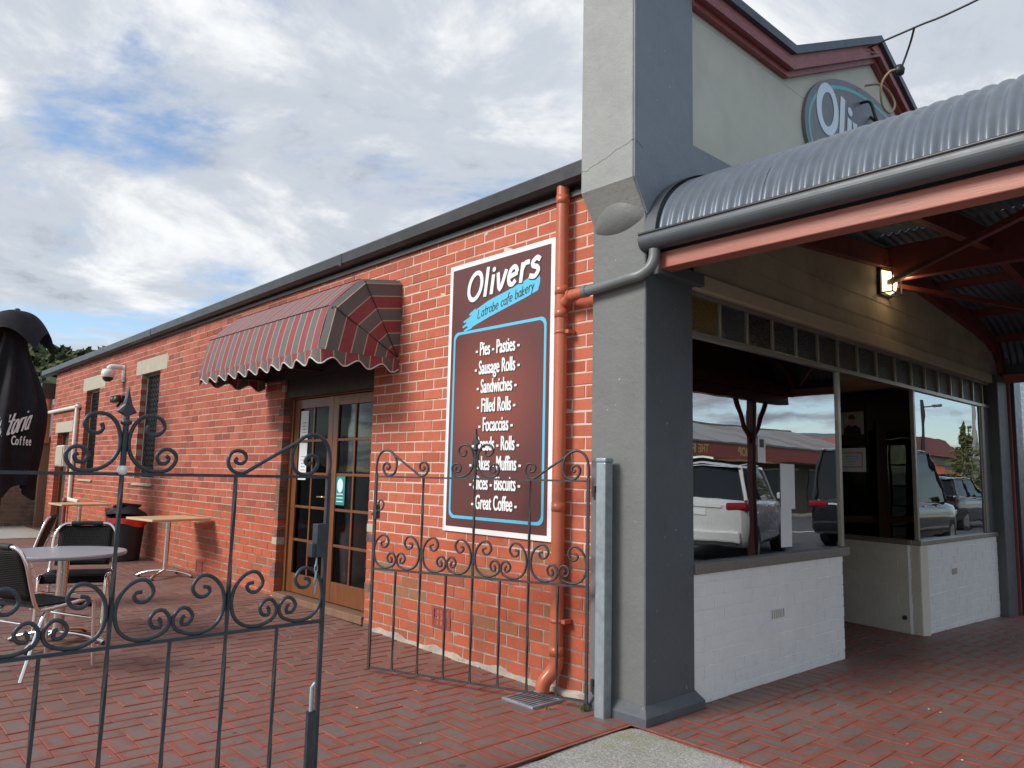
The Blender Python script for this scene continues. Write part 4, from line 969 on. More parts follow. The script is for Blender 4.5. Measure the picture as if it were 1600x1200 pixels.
# scalloped valance round three sides
vpth = [(0, AY0), (-.72, AY0), (-.757, AY0 + .012), (-.772, AY0 + .05), (-.772, AY1 - .05), (-.757, AY1 - .012), (-.72, AY1), (0, AY1)]
acc = [0]
for a, b in zip(vpth, vpth[1:]): acc.append(acc[-1] + math.hypot(b[0] - a[0], b[1] - a[1]))
LV = acc[-1]
def onv(s):
    for i in range(len(vpth) - 1):
        if s <= acc[i + 1] or i == len(vpth) - 2:
            t = (s - acc[i]) / (acc[i + 1] - acc[i]); return vpth[i][0] + (vpth[i + 1][0] - vpth[i][0]) * t, vpth[i][1] + (vpth[i + 1][1] - vpth[i][1]) * t
def scal(s): return 2.385 - .088 - .028 * math.cos(2 * math.pi * (s - .06) / (2 * SW))
def vput(u, v):
    s = u * LV; x, y = onv(s); zt = 2.388; zb = scal(s); b = .012 * v * math.sin(2 * math.pi * s / (2 * SW))
    return (x - .006 + (b if .7 < s < LV - .7 else 0), y + (b if not .7 < s < LV - .7 else 0), zt + (zb - zt) * v)
MB().grid(vput, 240, 3, True, lambda u, v: (u * LV / SW + .55, v)).build('valance', 'canvas', aw)
MB().tube([vput(i / 240, 1) for i in range(241)], .006, 5).build('piping', 'piping', aw)
fr = MB()
for y in (AY0 + .03, (AY0 + AY1) / 2, AY1 - .03): fr.tube([(-.01, y, 2.40), (-.74, y, 2.385)], .012, 6); fr.tube([(-.01, y, 2.42), (-.67, y, 2.75)], .012, 6)
fr.tube([(-.745, AY0 + .03, 2.39), (-.745, AY1 - .03, 2.39)], .012, 6); fr.build('frame', 'gutter_black', aw)
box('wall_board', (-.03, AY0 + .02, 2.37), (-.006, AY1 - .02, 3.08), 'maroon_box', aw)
box('shade_board', (.02, 2.66, 2.17), (.06, 4.41, 2.455), 'maroon_box', aw)  # near-black board standing in for the shade under the awning, above the doors

# ------------------------------------------------------------------ gates
def gate(name, label, W_, zb, zm, zt, mat, loc, ang, sag=0, mirror=1, th=.72):
    g = thing(name, label, 'gate', loc, ang, 'pair of wrought iron courtyard gates')
    hy = lambda x: -sag * x / W_
    def P(x, z): return (mirror * x, 0, z + hy(x))
    def tb(nm, pts, r, n=8, **k): return MB().tube([P(*p) for p in pts], r, n, **k).build(nm, mat, g)
    kx = W_ / 1.84
    tb('bottom_rail', [(0, zb), (W_, zb)], .012 * th, 4); tb('middle_rail', [(0, zm), (W_, zm)], .0135 * th, 4); tb('top_rail', [(0, zt), (W_, zt)], .012 * th, 4)
    for x in (.008, W_ - .008): tb('stile', [(x, zb - .012), (x, zt + .02)], .017 * th, 4)
    for i in (1, 2, 3):
        x = W_ * i / 4; n_ = 26; tb('bar', [(x, zb + (zt - zb) * j / n_ + (.0)) for j in range(n_ + 1)], .013 * th, 4, twist=.22)
    for i in (0, 1, 2, 3):
        x = W_ * (i + .5) / 4; n_ = 14; tb('bar', [(x, zb + (zm - zb) * j / n_) for j in range(n_ + 1)], .0125 * th, 4, twist=.22)
    flt = (1.0, .55)
    Cs = [(155, 295), (120, 290), (110, 265), (140, 235), (190, 240), (225, 295), (190, 355), (135, 368), (70, 335), (20, 265), (5, 175), (28, 85), (88, 28), (170, 8), (250, 18), (318, 50), (338, 115), (300, 170), (250, 170), (213, 125), (235, 78), (278, 75), (280, 112), (262, 125)]
    u = .000625
    for i in range(5):
        xb = W_ * i / 4
        for sd in (-1, 1):
            if (i == 0 and sd < 0) or (i == 4 and sd > 0): continue
            pts = smooth_path([(xb + sd * (a * u * kx + .012), zm + .008 + b * u) for a, b in Cs], 3)
            tb('scroll', pts, .0078, 8)
    Sp = [(135, 290), (125, 260), (150, 230), (200, 240), (230, 280), (210, 330), (155, 350), (95, 340), (45, 290), (20, 210), (25, 130), (65, 60), (125, 20), (195, 5), (265, 15), (310, 60), (315, 110), (275, 145), (225, 140), (195, 100), (215, 60), (255, 60), (270, 90), (250, 105)]
    for sd in (-1, 1): tb('scroll', smooth_path([(W_ / 2 + sd * (a * u * kx + .004), zt + .008 + b * u) for a, b in Sp], 3), .0078, 8)
    # spear
    x = W_ / 2; hs = zt + hy(x)
    sp_ = MB().tube([(mirror * x, 0, hs), (mirror * x, 0, hs + .22)], .011, 8)
    sp_.lathe([(.010, .185), (.019, .19), (.021, .197), (.019, .204), (.010, .208), (.011, .222)], (mirror * x, 0, hs), 12); sp_.build('spear_shaft', mat, g)
    hd = [(0, .335), (.009, .30), (.018, .265), (.036, .236), (.024, .229), (.009, .222)]
    hm = MB(); pf = hd + [(-a, b) for a, b in hd[::-1]]
    n_ = len(pf); hm.add([(mirror * x + a, 0, hs + b) for a, b in pf] + [(mirror * x + a * .5, -.011, hs + b * 1) for a, b in pf] + [(mirror * x + a * .5, .011, hs + b) for a, b in pf],
        [(i, (i + 1) % n_, n_ + (i + 1) % n_, n_ + i) for i in range(n_)] + [(i, 2 * n_ + i, 2 * n_ + (i + 1) % n_, (i + 1) % n_) for i in range(n_)] + [tuple(range(n_, 2 * n_)), tuple(range(2 * n_, 3 * n_))[::-1]]); hm.build('spear_head', mat, g)
    q_ = .000415
    ring = [(0, 0), (2, 60), (8, 165), (-20, 315), (-90, 412), (-200, 455), (-310, 435), (-400, 375), (-450, 295), (-465, 195), (-440, 95), (-380, 40), (-290, 20), (-210, 50), (-155, 125), (-160, 195), (-220, 235), (-280, 215), (-305, 165), (-270, 130), (-230, 155)]
    dia = [(-385, 395), (-600, 275), (-800, 160), (-980, 55), (-1040, 40), (-1110, 55), (-1165, 105), (-1180, 175), (-1150, 245), (-1080, 270), (-1010, 245), (-990, 195), (-1020, 145), (-1070, 140), (-1105, 165), (-1085, 195)]
    for sd, x0 in ((1, W_ - .008), (-1, .008)):
        tb('ring_scroll', smooth_path([(x0 + sd * a * q_ * kx, zt + b * q_) for a, b in ring], 4), .0085, 8)
        tb('sloping_scroll', smooth_path([(x0 + sd * a * q_ * kx, zt + b * q_ - .006) for a, b in dia], 4), .0078, 8)
    return g, P
g1, P1 = gate('iron_gate', 'near grey wrought iron gate leaf, closed across the courtyard at lower left', 1.77, .085, .735, 1.373, 'iron', (-3.74, -.14, 0), 0, 0, 1)
lk = MB().box((1.700, -.035, 1.02), (1.755, .012, 1.165)); lk.box((1.680, -.03, 1.02), (1.700, .008, 1.08)); lk.build('latch', 'iron', g1, .003)
ch_ = MB()
for i in range(5): ch_.tube([(1.710 + .008 * math.cos(a) * (1 if i % 2 else .3), -.02 + .008 * math.cos(a) * (.3 if i % 2 else 1), 1.0 - i * .03 + .02 * math.sin(a)) for a in [k_ * math.pi / 5 for k_ in range(10)]], .003, 5, closed=True)
ch_.build('chain', 'galv', g1)
db = MB().tube([(1.720, -.02, .02), (1.720, -.02, .46), (1.735, -.02, .475)], .009, 8); db.build('drop_bolt', 'galv', g1); box('bolt_bracket', (1.705, -.03, .12), (1.740, -.008, .36), 'iron', g1)
MB().lathe([(0, -.02), (.016, -.014), (.02, 0), (.014, .016), (0, .02)], (.885, 0, 1.388), 10).build('tape_wrap', 'white', g1)
hx, hy_ = -.15, -.115; fx, fy2 = -.735, 1.405
Wg = math.hypot(fx - hx, fy2 - hy_); ang = math.atan2(fy2 - hy_, fx - hx)
g2, P2 = gate('iron_gate', 'far wrought iron gate leaf standing open in front of the menu sign', Wg, .055, .728, 1.373, 'iron2', (hx, hy_, 0), ang, .005, 1, .72)
tb2 = MB().tube([(Wg + .03, -.02, 1.10), (Wg - .05, .02, 1.13)], .009, 6); tb2.box((Wg - .03, -.03, 1.07), (Wg - .005, .02, 1.17)); tb2.tube(smooth_path([(Wg - .05, .02, 1.13), (Wg - .08, .02, 1.14), (Wg - .095, .02, 1.18), (Wg - .07, .02, 1.205), (Wg - .05, .02, 1.185), (Wg - .06, .02, 1.165)], 4), .006, 6); tb2.build('latch', 'iron2', g2)
gpst = thing('gate_post', 'square galvanised gate post with cap beside the grey pillar', 'post', (-.1525, -.2375, 0))
MB().box((-.0375, -.0375, -.06), (.0375, .0375, 1.49)).build('tube', 'galv', gpst, .008)
MB().box((-.041, -.041, 1.488), (.041, .041, 1.518)).build('cap', 'galv', gpst, .010)
for z in (.16, 1.31):
    MB().tube([(-.005, .075, z - .035), (-.005, .075, z + .035)], .014, 8).build('hinge', 'black', gpst); box('hinge_plate', (-.012, .0365, z - .05), (.004, .075, z - .005), 'rubber', gpst)

# ------------------------------------------------------------------ small wall fittings
cc = thing('security_camera', 'white dome security camera on a bracket between the barred windows', 'camera', (0, 10.35, 2.93))
box('backplate', (-.03, -.09, -.14), (-.002, .02, .14), 'white', cc, .006)
MB().tube(smooth_path([(-.02, -.03, .10), (-.10, -.03, .10), (-.20, -.01, .10), (-.24, 0, .06)], 5), .042, 10).build('arm', 'white', cc)
MB().lathe([(.0, .06), (.09, .05), (.105, 0), (.10, -.06), (.085, -.08)], (-.24, 0, .0), 18).build('housing', 'white', cc); MB().lathe([(.084, -.07), (.075, -.12), (.04, -.15), (0, -.155)], (-.24, 0, 0), 18).build('dome', 'black', cc)
fl_ = thing('flood_light', 'small floodlight with two heads fixed between the barred windows', 'light', (0, 10.25, 2.50))
box('base', (-.05, -.06, -.06), (-.002, .06, .06), 'black', fl_, .01)
for s_ in (-1, 1): MB().lathe([(0, .05), (.05, .05), (.065, -.04), (.055, -.06)], (-.12, s_ * .09, 0), 14).build('head', 'black', fl_); MB().lathe([(0, -.045), (.05, -.055)], (-.12, s_ * .09, .0), 12).build('lens', 'white', fl_)
MB().tube([(-.05, 0, -.05), (-.10, 0, -.13)], .03, 8).build('sensor', 'black', fl_)
cn = thing('conduit', 'white plastic pipe bent across the wall above the far door', 'pipe', (-.045, 13.0, 0))
MB().tube(smooth_path([(0, 2.7, 2.50), (0, .12, 2.51), (0, .02, 2.50), (0, 0, 2.42), (0, 0, .86), (0, -.02, .77), (0, -.12, .75), (.04, -.55, .74)], 6), .038, 12).build('pipe', 'pipe_white', cn)
mb_ = thing('meter_box', 'grey electrical meter box on the wall beside the far door', 'box', (-.18, 13.3, 1.57)); box('case', (-.03, -.28, -.2), (.175, .28, .2), 'pipe_white', mb_, .012); box('lid', (-.045, -.26, -.18), (-.031, .26, .18), 'lintel', mb_, .006)
tp = thing('standpipe', 'thin rust-red pipe standing by the far door', 'pipe', (-.06, 13.25, .05)); MB().tube([(0, 0, 0), (0, 0, .72)], .035, 10).build('pipe', 'red_trim', tp); MB().lathe([(.05, 0), (.05, .05), (.036, .06)], (0, 0, .66), 12).build('collar', 'red_trim', tp)
rh = thing('rain_head', 'black rainwater head with terracotta downpipe at the far end of the wall', 'downpipe', (-.07, 15.35, 0))
MB().prism([(-.13, 2.80), (.13, 2.80), (.17, 2.88), (.17, 3.12), (-.17, 3.12), (-.17, 2.88)], -.12, .12, lambda u, v, t: (u, t, v)).build('hopper', 'gutter_black', rh, .01); MB().tube([(0, 0, 2.82), (0, 0, 1.85)], .075, 14).build('pipe', 'pipe_red', rh)
yw = thing('yard_wall', 'low dark brick yard wall behind the black umbrella', 'wall', (-.2, 15.75, 0)); box('core', (-4.6, .004, -.1), (.25, .2, 2.0), 'mortar', yw)
jb = MB(); rq = random.Random(9); z = 0; k = 0
while z < 2.0:
    x = -4.6 - (.12 if k % 2 else 0)
    while x < .2: jb.box((max(x, -4.6) + .005, -.004, z + .005), (min(x + .24, .24) - .005, .05, z + .081)); x += .24
    z += .086; k += 1
tag(jb.build('brick', 'oldbrick', yw), kind='stuff')
fp = thing('timber_post', 'brown timber fence post at the far end of the brick wall', 'post', (-.02, 15.45, .02)); MB().box((-.10, -.06, 0), (.10, .06, 1.90)).build('shaft', 'timber_old', fp, .01); MB().box((-.10, -.061, 1.901), (.10, .061, 1.93)).build('top', 'timber', fp, .005)
box('concrete_slab', (-5, 12.6, .0), (-.25, 15.7, .095), 'concrete')['kind'] = 'structure'

# ------------------------------------------------------------------ courtyard furniture
def cross_base(parent, r, mat, rot=0, z=0):
    for i in range(4):
        a = rot + i * math.pi / 2 + .6; c_, s_ = math.cos(a), math.sin(a)
        MB().tube(smooth_path([(c_ * .03, s_ * .03, z + .085), (c_ * r * .5, s_ * r * .5, z + .072), (c_ * r * .85, s_ * r * .85, z + .045), (c_ * r, s_ * r, z + .02)], 4), .02, 8, rr=None, flat=(.8, 1.3)).build('foot', mat, parent)
        MB().lathe([(.02, 0), (.022, .012), (.0, .016)], (c_ * r * .97, s_ * r * .97, z), 10).build('glide', 'rubber', parent)
t1 = thing('round_table', 'round grey cafe table with steel column behind the near gate', 'table', (-2.22, 3.40, gz(-1, 3.4)))
MB().lathe([(0, .655), (.42, .655), (.43, .66), (.432, .675), (.425, .683), (0, .683)], n=64, smooth=False).build('top', 'tabletop_grey', t1); MB().tube([(0, 0, .07), (0, 0, .655)], .04, 20).build('column', 'steel_col', t1); cross_base(t1, .36, 'alu_tube', .2)
def sq_table(label, x, y, rot, w_, d_):
    t = thing('square_table', label, 'table', (x, y, gz(-1, y)), rot, 'pale cafe tables along the wall')
    MB().box((-w_ / 2, -d_ / 2, .685), (w_ / 2, d_ / 2, .713)).build('top', 'tabletop', t, .006); MB().tube([(0, 0, .08), (0, 0, .685)], .03, 16).build('column', 'alu_tube', t); cross_base(t, .33, 'alu_tube', .1); return t
sq_table('pale rectangular cafe table on a chrome stand against the brick wall, beside the bin', -.44, 6.42, .12, .72, .70)
sq_table('pale cafe table far along the wall near the white pipe', -.46, 10.45, .05, .72, .70)
bn = thing('litter_bin', 'black round litter bin with red liner and tilted black lid against the wall', 'bin', (-.33, 8.45, gz(-1, 8)))
MB().lathe([(.0, 0), (.20, 0), (.205, .02), (.245, .56), (.25, .58)], n=28).build('body', 'black', bn)
lb = MB().grid(lambda u, v: ((.255 + .012 * math.sin(u * 40) * v + .01 * v) * math.cos(2 * math.pi * u), (.255 + .012 * math.sin(u * 40) * v + .01 * v) * math.sin(2 * math.pi * u), .60 - (.10 + .03 * math.sin(u * 17)) * v), 60, 4); lb.build('liner', 'binbag', bn)
ld_ = MB().lathe([(.265, .0), (.27, .03), (.25, .06), (.14, .12), (.13, .145), (0, .15)], n=28).build('lid', 'black', bn); ld_.location = (0, 0, .61); ld_.rotation_euler = (-.16, .12, 0)
fl2 = MB().box((-.16, -.10, .11), (.16, .10, .15)); o = fl2.build('lid_flap', 'rubber', bn, .015); o.location = (0, -.02, .63); o.rotation_euler = (-.25, .1, .3)
def weavemat():
    t = NT('weave_black'); g = t.n('ShaderNodeTexCoord')
    wv = t.n('ShaderNodeTexWave'); wv.inputs['Scale'].default_value = 26; t.put(wv.inputs['Vector'], g.outputs['Object']); wv.bands_direction = 'Y'
    wv2 = t.n('ShaderNodeTexWave'); wv2.inputs['Scale'].default_value = 26; t.put(wv2.inputs['Vector'], g.outputs['Object']); wv2.bands_direction = 'Z'
    h = t.math('MULTIPLY', wv.outputs[1], wv2.outputs[1]); c = t.ramp(h, [(.0, (.003, .003, .0035)), (.8, (.016, .016, .018))])
    return t.bsdf(c, .6, 0, t.bump(h, .8, .006), spec=.2)
M['weave'] = weavemat()
def chair(label, loc, rz, proto=None):
    if proto:
        c = copy_tree(proto); c.location = loc; c.rotation_euler = (0, 0, rz); c['label'] = label; return c
    c = thing('cafe_chair', label, 'chair', loc, rz, 'aluminium cafe chairs')
    w_ = .235
    for s_ in (-1, 1):
        pts = smooth_path([(-.30, s_ * .10, .835), (-.298, s_ * .16, .832), (-.285, s_ * .205, .80), (-.262, s_ * w_, .72), (-.215, s_ * w_, .56), (-.175, s_ * w_, .455), (-.13, s_ * w_, .432), (.02, s_ * w_, .445), (.17, s_ * w_, .462), (.215, s_ * w_, .452), (.235, s_ * w_, .41), (.25, s_ * w_, .2), (.265, s_ * w_, .012)], 4)
        MB().tube(pts, .0125, 10).build('side_frame', 'alu_tube', c)
        MB().tube(smooth_path([(.06, s_ * (w_ - .025), .437), (-.03, s_ * (w_ - .025), .43), (-.10, s_ * (w_ - .02), .40), (-.16, s_ * (w_ - .01), .25), (-.235, s_ * w_, .012)], 4), .0125, 10).build('rear_leg', 'alu_tube', c)
        MB().tube([(-.04, s_ * w_, .43), (-.02, s_ * (w_ - .02), .43)], .011, 8).build('bracket', 'alu_tube', c)
    MB().tube([(-.30, -.11, .835), (-.302, 0, .838), (-.30, .11, .835)], .0135, 10).build('top_rail', 'alu_tube', c)
    MB().tube([(-.30, -.12, .836), (-.303, 0, .84), (-.30, .12, .836)], .019, 10).build('grip', 'rubber', c)
    for x, z in ((.235, .33), (-.13, .33)): MB().tube([(x, -w_, z), (x, w_, z)], .010, 8).build('cross_bar', 'alu_tube', c)
    MB().grid(lambda u, v: (-.298 + .105 * v - .018 * math.sin(math.pi * u), -.205 + .41 * u, .815 - .32 * v), 10, 8).build('backrest', 'weave', c)
    st = MB().grid(lambda u, v: (-.185 + .41 * v, -.225 + .45 * u, .452 - .018 * math.sin(math.pi * u) * math.sin(math.pi * min(1, v * 1.1)) - .05 * sm((v - .9) * 10)), 10, 14).build('seat', 'weave', c)
    for o in c.children:
        if o.name.startswith(('seat', 'backrest')): m = o.modifiers.new('thick', 'SOLIDIFY'); m.thickness = .012
    return c
c1 = chair('black woven aluminium chair nearest the gate, cut by the left edge', (-2.52, 2.66, gz(-1, 2.7)), .42)
chair('black woven aluminium chair tucked behind the round grey table', (-2.02, 3.80, gz(-1, 3.8)), -1.95, c1)
chair('farthest black woven aluminium chair, half hidden by the round table', (-2.25, 5.15, gz(-1, 5.1)), 2.75, c1)

# closed umbrella
um = thing('closed_umbrella', 'tall closed black cafe umbrella with white script lettering at the left edge', 'umbrella', (-1.80, 9.0, .07))
def fold(u, v):
    a = 2 * math.pi * u; z = 3.18 - 2.35 * v
    r = .10 + .36 * sm(v * 1.9) - .09 * sm((v - .55) * 2.2)
    pl_ = .13 * abs(math.sin(4 * a + .6)) ** 1.5 * sm(v * 2.5) + .03 * math.sin(9 * a + 5 * v) * v
    r *= 1.0 + .0; rr__ = r - pl_ + .03
    sag_ = .22 * (abs(math.sin(2 * a + .4))) * sm((v - .75) * 4)
    return (rr__ * math.cos(a) * 1.02, rr__ * math.sin(a), z + sag_)
MB().grid(fold, 96, 26).build('canopy', 'black_fabric', um)
def hood(u, v):
    a = 2 * math.pi * u; sq = 1 / max(abs(math.cos(a + .5)), abs(math.sin(a + .5)))
    r = (.03 + .42 * v ** .8) * (1 + (sq - 1) * .9 * v); z = 3.44 - .30 * v ** 2.2 - (.30 * (sq - 1) / .414) * v ** 2
    return (r * math.cos(a) * .92, r * math.sin(a) * .92, z)
MB().grid(hood, 64, 14).build('vent_hood', 'black_fabric', um)
MB().tube([(0, 0, 0), (0, 0, 3.42)], .035, 12).build('pole', 'black', um); MB().lathe([(0, 0), (.38, 0), (.38, .06), (.3, .09), (.06, .1), (.05, .4), (.035, .41)], n=24).build('base', 'black', um)
MB().lathe([(.03, 3.40), (.05, 3.43), (.03, 3.47), (0, 3.48)], n=12).build('finial', 'black', um)
vd = (CAM - Vector((-1.8, 9.0, 0))); vd.z = 0; vd.normalize(); rt = Vector((-vd.y, vd.x, 0)); 
def onum(u, v, e, r0=.468): 
    an = math.atan2(vd.y, vd.x) + u / r0; return (r0 * math.cos(an) * (1 + e * .5), r0 * math.sin(an) * (1 + e * .5), v)
lettering('lettering', 'Vittoria', .27, .024, lambda u, v, e: onum(u - .17, 1.62 + v + u * .42, e), 'paper', um, shear=.25, xs=.42, gap=.04)
cf_ = MB()
for i, chx in enumerate('Coffee'):
    t_ = text('lettering', chx, .17, onum(.10 + i * .042, 1.63, .01), (math.pi / 2, 0, math.atan2(vd.y, vd.x) + (.10 + i * .042) / .468 + math.pi / 2), 'paper', um, bold=.003, sx=.42)
# ------------------------------------------------------------------ things in the shop window
def poster(name, label, cat, loc, rz, w_, h_, mat, th=.002):
    t = thing(name, label, cat, loc, rz); box('sheet', (-w_ / 2, 0, -h_ / 2), (w_ / 2, th, h_ / 2), mat, t); return t
# (local -y is the printed face)
dirR = math.atan2(R2b[1] - YF - .02, R2b[0] - .005 - 4.36)
def on_ret(s, z, off=-.02): 
    d = Vector((R2b[0] - .005 - 4.36, R2b[1] - YF - .02)).normalized(); p = Vector((4.36, YF + .02)) + d * s + Vector((d.y, -d.x)) * off; return (p.x, p.y, z)
po = poster('portrait_poster', 'dark poster with a smiling man in a navy jacket on the entrance glass', 'poster', on_ret(.655, 2.02), dirR + math.pi, .52, .66, 'vinyl_black'); po.scale = (.60, 1, .68)
box('picture_ground', (-.255, -.001, -.16), (.255, 0, .20), 'concrete', po)
pm = MB(); pm.add([(.10 * math.cos(a) * .62 + .02, -.0018, .06 + .085 * math.sin(a)) for a in [i * math.pi / 10 for i in range(20)]], [tuple(range(20))]); pm.build('printed_face', M.setdefault('skin', flat('print_skin', (.42, .25, .18))), po)
pm = MB(); pm.add([(.02 + .068 * math.cos(a), -.0024, .085 + .07 * math.sin(a)) for a in [i * math.pi / 12 for i in range(13)]], [tuple(range(13))]); pm.build('printed_hair', 'interior_floor', po)
pm = MB(); pm.add([(-.14, -.0022, -.159), (-.13, -.0022, -.06), (-.05, -.0022, -.01), (.02, -.0022, -.03), (.09, -.0022, -.01), (.18, -.0022, -.06), (.20, -.0022, -.159)], [tuple(range(7))]); pm.build('printed_jacket', M.setdefault('navy', flat('print_navy', (.012, .016, .03))), po)
ce = poster('certificate', 'white certificate with an orange border below the portrait poster', 'certificate', on_ret(.655, 1.64), dirR + math.pi, .54, .36, 'paper'); ce.scale = (.60, 1, .70)
for a, b in (((-.21, -.001, .10), (.21, 0, .115)), ((-.21, -.001, -.115), (.21, 0, -.10)), ((-.21, -.001, -.10), (-.195, 0, .10)), ((.195, -.001, -.10), (.21, 0, .10))): box('orange_border', a, b, M.setdefault('orange', flat('print_orange', (.6, .24, .06))), ce)
for i in range(4): box('printed_line', (-.14 + .02 * i, -.001, .05 - i * .04), (.13 - .03 * i, 0, .056 - i * .04), 'cyan_line', ce)
nt_ = thing('paper_notice', 'pale sheet of notices taped to the first shop window', 'notice', (1.74, YF - .008, 1.36)); box('sheet', (-.11, 0, -.17), (.11, .002, .17), 'paper', nt_); box('lower_sheet', (-.11, .003, -.45), (.055, .005, -.15), 'paper', nt_)
nt_ = thing('price_card', 'small card with a dark square in the first shop window', 'notice', (1.36, YF - .008, 1.63)); box('sheet', (-.055, 0, -.10), (.055, .002, .10), 'paper', nt_); box('printed_square', (-.03, -.002, .01), (.03, -.0003, .07), 'vinyl_black', nt_)
hs_ = thing('sanitiser_stand', 'pale sanitiser stand behind the first shop window', 'stand', (1.02, .30, .05)); MB().prism([(-.13, 1.10), (.13, 1.10), (.16, 1.20), (.16, 1.72), (.13, 1.78), (-.13, 1.78), (-.16, 1.72), (-.16, 1.20)], 0, .05, lambda u, v, t: (u, t, v)).build('panel', 'paper', hs_, .01); MB().tube([(0, .03, .02), (0, .03, 1.1)], .035, 12).build('pole', 'white', hs_); MB().lathe([(0, 0), (.17, 0), (.17, .02), (0, .025)], (0, .03, 0), 20).build('base', 'white', hs_); box('dispenser', (-.07, -.05, .95), (.07, 0, 1.1), 'white', hs_)
bx_ = thing('biscuit_tin', 'dark box with a gold side on the first window ledge', 'box', (1.62, -.28, .868)); box('body', (-.12, -.05, 0), (.08, .05, .165), 'pillar_dark', bx_, .004); box('side', (.081, -.05, 0), (.10, .05, .165), 'tabletop', bx_); box('lid', (-.125, -.055, .166), (.105, .055, .178), 'lintel', bx_, .003)
box('window_ledge', (.45, -.355, .80), (2.3, .3, .866), 'timber', bld); box('window_ledge', (4.75, -.30, .78), (6.8, .5, .848), 'timber_old', bld)
for i, (x, y, s_) in enumerate(((4.95, .15, 1.0), (5.25, -.05, 1.25))):
    bg_ = thing('black_bag', ('smaller' if i == 0 else 'larger') + ' black bag slumped on the far window ledge', 'bag', (x, y, .848))
    MB().grid(lambda u, v: (.17 * s_ * math.cos(2 * math.pi * u) * math.cos(1.5 * v) * (1 + .15 * math.sin(5 * u * 6.28)), .11 * s_ * math.sin(2 * math.pi * u) * math.cos(1.5 * v), .16 * s_ * math.sin(1.5 * v) * (1 + .1 * math.sin(9 * u))), 24, 8).build('body', 'black_fabric', bg_)
    MB().tube(smooth_path([(-.08, 0, .12 * s_), (-.05, -.05, .2 * s_), (.05, -.05, .2 * s_), (.08, 0, .12 * s_)], 4), .008, 6).build('strap', 'black', bg_)
# door notices
for lab, y, z, h_ in (('upper white notice on the left door glass', 4.16, 1.86, .34), ('lower white notice on the left door glass', 4.16, 1.50, .40)):
    nn = thing('door_notice', lab, 'notice', (DX + .012, y, z)); box('sheet', (0, -.085, -h_ / 2), (.002, .085, h_ / 2), 'paper', nn)
    for i in range(5): box('printed_line', (-.001, -.06, -.1 + i * .035), (-.0002, .05 - .01 * (i % 3), -.094 + i * .035), 'pipe_grey', nn)
ts = thing('teal_sticker', 'teal sticker with a white oval on the right door glass', 'sticker', (DX + .012, 3.36, 1.20)); box('sheet', (0, -.09, -.13), (.002, .09, .15), 'teal', ts)
MB().add([(-.001, .055 * math.cos(a), .06 + .07 * math.sin(a)) for a in [i * math.pi / 10 for i in range(20)]], [tuple(range(20))[::-1]]).build('white_oval', 'paleblue', ts)
for i in range(3): box('printed_line', (-.001, -.06, -.10 + i * .035), (-.0002, .06, -.09 + i * .035), 'paleblue', ts)

# ================================================================== SURROUNDINGS
nb = thing('neighbour_shop', 'neighbouring shop with navy pilaster and red glazed brick at the right edge', 'building', (7.3, 0, -.2))
box('pilaster', (0, -.62, 0), (.30, -.2, 3.3), M.setdefault('navypaint', pmat('paint_navy', (.025, .03, .05), .4)), nb, .008); box('red_bead', (-.045, -.58, 0), (-.002, -.3, 3.2), 'red_trim', nb, .004)
def glazed():
    t = NT('brick_glazed_red'); b = t.n('ShaderNodeTexBrick'); mp = t.n('ShaderNodeMapping'); mp.inputs['Rotation'].default_value = (math.pi / 2, 0, 0); t.put(mp.inputs[0], t.pos()); t.put(b.inputs['Vector'], mp.outputs[0])
    b.inputs['Scale'].default_value = 1; b.inputs['Brick Width'].default_value = .24; b.inputs['Row Height'].default_value = .086; b.inputs['Mortar Size'].default_value = .01
    b.inputs['Color1'].default_value = (.20, .03, .04, 1); b.inputs['Color2'].default_value = (.14, .02, .03, 1); b.inputs['Mortar'].default_value = (.35, .33, .36, 1)
    return t.bsdf(b.outputs[0], .25, 0, t.bump(b.outputs['Fac'], -.5, .01))
M['glazed'] = glazed()
box('wall', (.302, -.5, 0), (7, 10, 3.6), 'glazed', nb); box('parapet', (-.02, -.45, 3.301), (7, -.3, 4.3), 'render', nb)
def hillside():
    def f(u, v):
        x = -60 + 220 * u; y = 95 + 120 * v; h = (17 + 2.5 * math.sin(x * .05) + 2 * math.sin(x * .021 + 1)) * sm(v * 1.6 + .05) - 1
        return (x, y, h)
    return f
hf = hillside(); tag(MB().grid(hf, 40, 14).build('hill', pmat('hill_grass', (.08, .10, .04), .9, var=.4, scale=.1, bump=0)), kind='structure')
M['leaf'] = pmat('foliage_olive', (.065, .078, .032), .8, var=.45, scale=.35, bump=0, spec=.2)
wd = MB(); rw = random.Random(4)
for i in range(420):
    u, v = rw.uniform(.26, .56), rw.uniform(.0, .8); p = hf(u, v); s_ = rw.uniform(1.2, 3.2)
    for j in range(34):
        a, e = rw.uniform(0, 6.28), rw.uniform(-.4, 1.5); r_ = s_ * rw.uniform(.5, 1); c0 = Vector((p[0] + r_ * math.cos(a) * math.cos(e) * .8, p[1] + r_ * math.sin(a) * math.cos(e) * .8, p[2] + s_ * .7 + r_ * math.sin(e) * 1.0))
        d1 = Vector((rw.uniform(-1, 1), rw.uniform(-1, 1), rw.uniform(-1, 1))).normalized() * s_ * .32; d2 = d1.orthogonal().normalized() * s_ * .26
        wd.add([c0 - d1, c0 + d2, c0 + d1, c0 - d2], [(0, 1, 2, 3)])
tag(wd.build('woodland', 'leaf'), 'olive green wooded hillside behind the far gutter', 'trees', kind='stuff')
